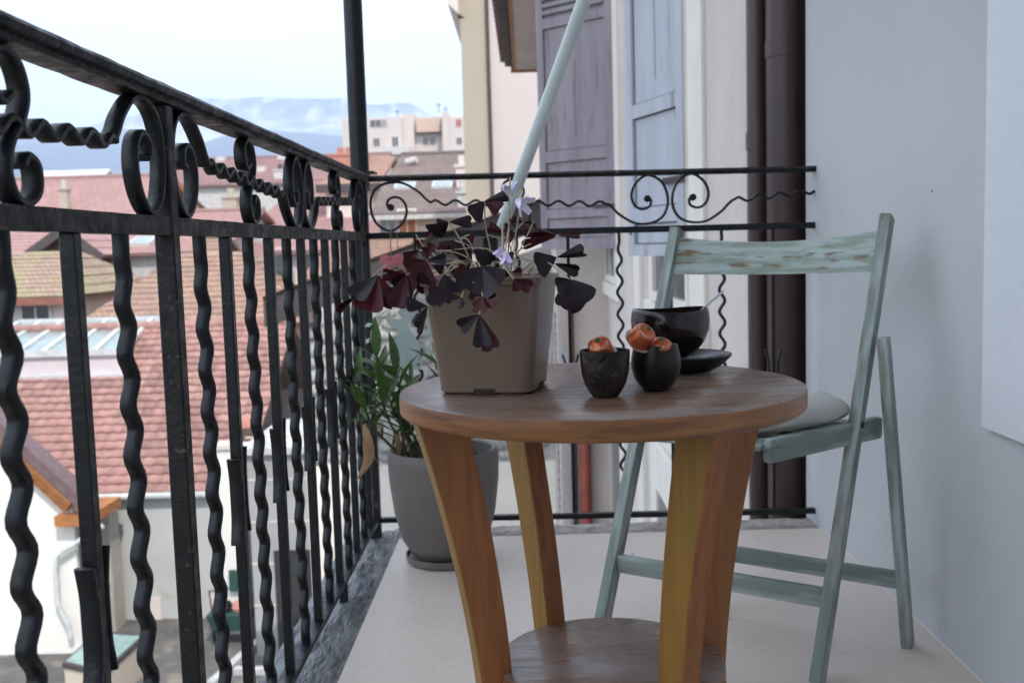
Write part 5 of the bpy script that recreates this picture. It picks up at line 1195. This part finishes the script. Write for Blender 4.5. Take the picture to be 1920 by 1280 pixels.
# ============================================================ fog bank and haze
def fog_mat():
    m = bpy.data.materials.new('soft_white_cloud'); m.use_nodes = True; N = m.node_tree.nodes; L = m.node_tree.links; N.clear()
    o = N.new('ShaderNodeOutputMaterial'); dfs = N.new('ShaderNodeBsdfDiffuse'); dfs.inputs[0].default_value = (.95, .95, .95, 1); tr = N.new('ShaderNodeBsdfTransparent'); tl = N.new('ShaderNodeBsdfTranslucent'); tl.inputs[0].default_value = (.85, .86, .88, 1)
    ad = N.new('ShaderNodeMixShader'); mxs = N.new('ShaderNodeMixShader'); t = N.new('ShaderNodeTexCoord'); sp = N.new('ShaderNodeSeparateXYZ'); L.new(t.outputs['Generated'], sp.inputs[0])
    nz_ = N.new('ShaderNodeTexNoise'); nz_.inputs['Scale'].default_value = 6; nz_.inputs['Detail'].default_value = 7; mp_ = N.new('ShaderNodeMapping'); mp_.inputs['Scale'].default_value = (3.2, 1, 1); L.new(t.outputs['Generated'], mp_.inputs[0]); L.new(mp_.outputs[0], nz_.inputs[0])
    a = N.new('ShaderNodeMath'); a.operation = 'MULTIPLY_ADD'; a.inputs[1].default_value = 1.1; L.new(nz_.outputs[0], a.inputs[0]); L.new(sp.outputs['Z'], a.inputs[2])
    r = N.new('ShaderNodeMapRange'); r.inputs['From Min'].default_value = 1.02; r.inputs['From Max'].default_value = 1.42; L.new(a.outputs[0], r.inputs['Value'])
    ad.inputs[0].default_value = .4; L.new(dfs.outputs[0], ad.inputs[1]); L.new(tl.outputs[0], ad.inputs[2]); L.new(r.outputs[0], mxs.inputs[0]); L.new(ad.outputs[0], mxs.inputs[1]); L.new(tr.outputs[0], mxs.inputs[2]); L.new(mxs.outputs[0], o.inputs[0])
    return m
fm = fog_mat()
def fog(Y, pts, ybot, seed):
    V = []; Fc = []; NX, NZ = 160, 20
    for i in range(NX + 1):
        px = -550 + 2200 * i / NX; top = at(px, lerp_pts(pts, px), Y); bot = at(px, ybot, Y)
        for j in range(NZ + 1):
            s = j / NZ; z = bot.z + (top.z - bot.z) * s; y = Y + 160 * noise.fractal(Vector((top.x / Y * 8, s * 2, seed)), 1, 2, 4) + 300 * s * s
            V.append((top.x, y, z))
    for i in range(NX):
        for j in range(NZ): a = i * (NZ + 1) + j; Fc.append((a, a + 1, a + NZ + 2, a + NZ + 1))
    o = build('cloud_bank', V, Fc, fm, None, True); o['kind'] = 'stuff'; tag(o, 'bank of white low cloud lying between the blue hills and the far mountain', 'cloud', 'low cloud banks'); return o
fog(4700, [(-900, 190), (0, 200), (200, 205), (330, 190), (420, 180), (520, 196), (660, 184), (760, 190), (1500, 190)], 330, 3)
b = MB(); b.box(-6500, 6500, -320, 6900, G - 45, 1000)
hz_ = b.build('haze'); hm = bpy.data.materials.new('thin_air'); hm.use_nodes = True; N = hm.node_tree.nodes; N.clear(); o_ = N.new('ShaderNodeOutputMaterial'); pv = N.new('ShaderNodeVolumePrincipled')
pv.inputs['Color'].default_value = (.66, .77, 1, 1); pv.inputs['Density'].default_value = 2.7e-4; pv.inputs['Anisotropy'].default_value = 0.0
hm.node_tree.links.new(pv.outputs[0], o_.inputs['Volume']); hz_.data.materials.append(hm); hz_['kind'] = 'stuff'
tag(hz_, 'thin pale blue haze filling the air over the whole valley', 'haze')
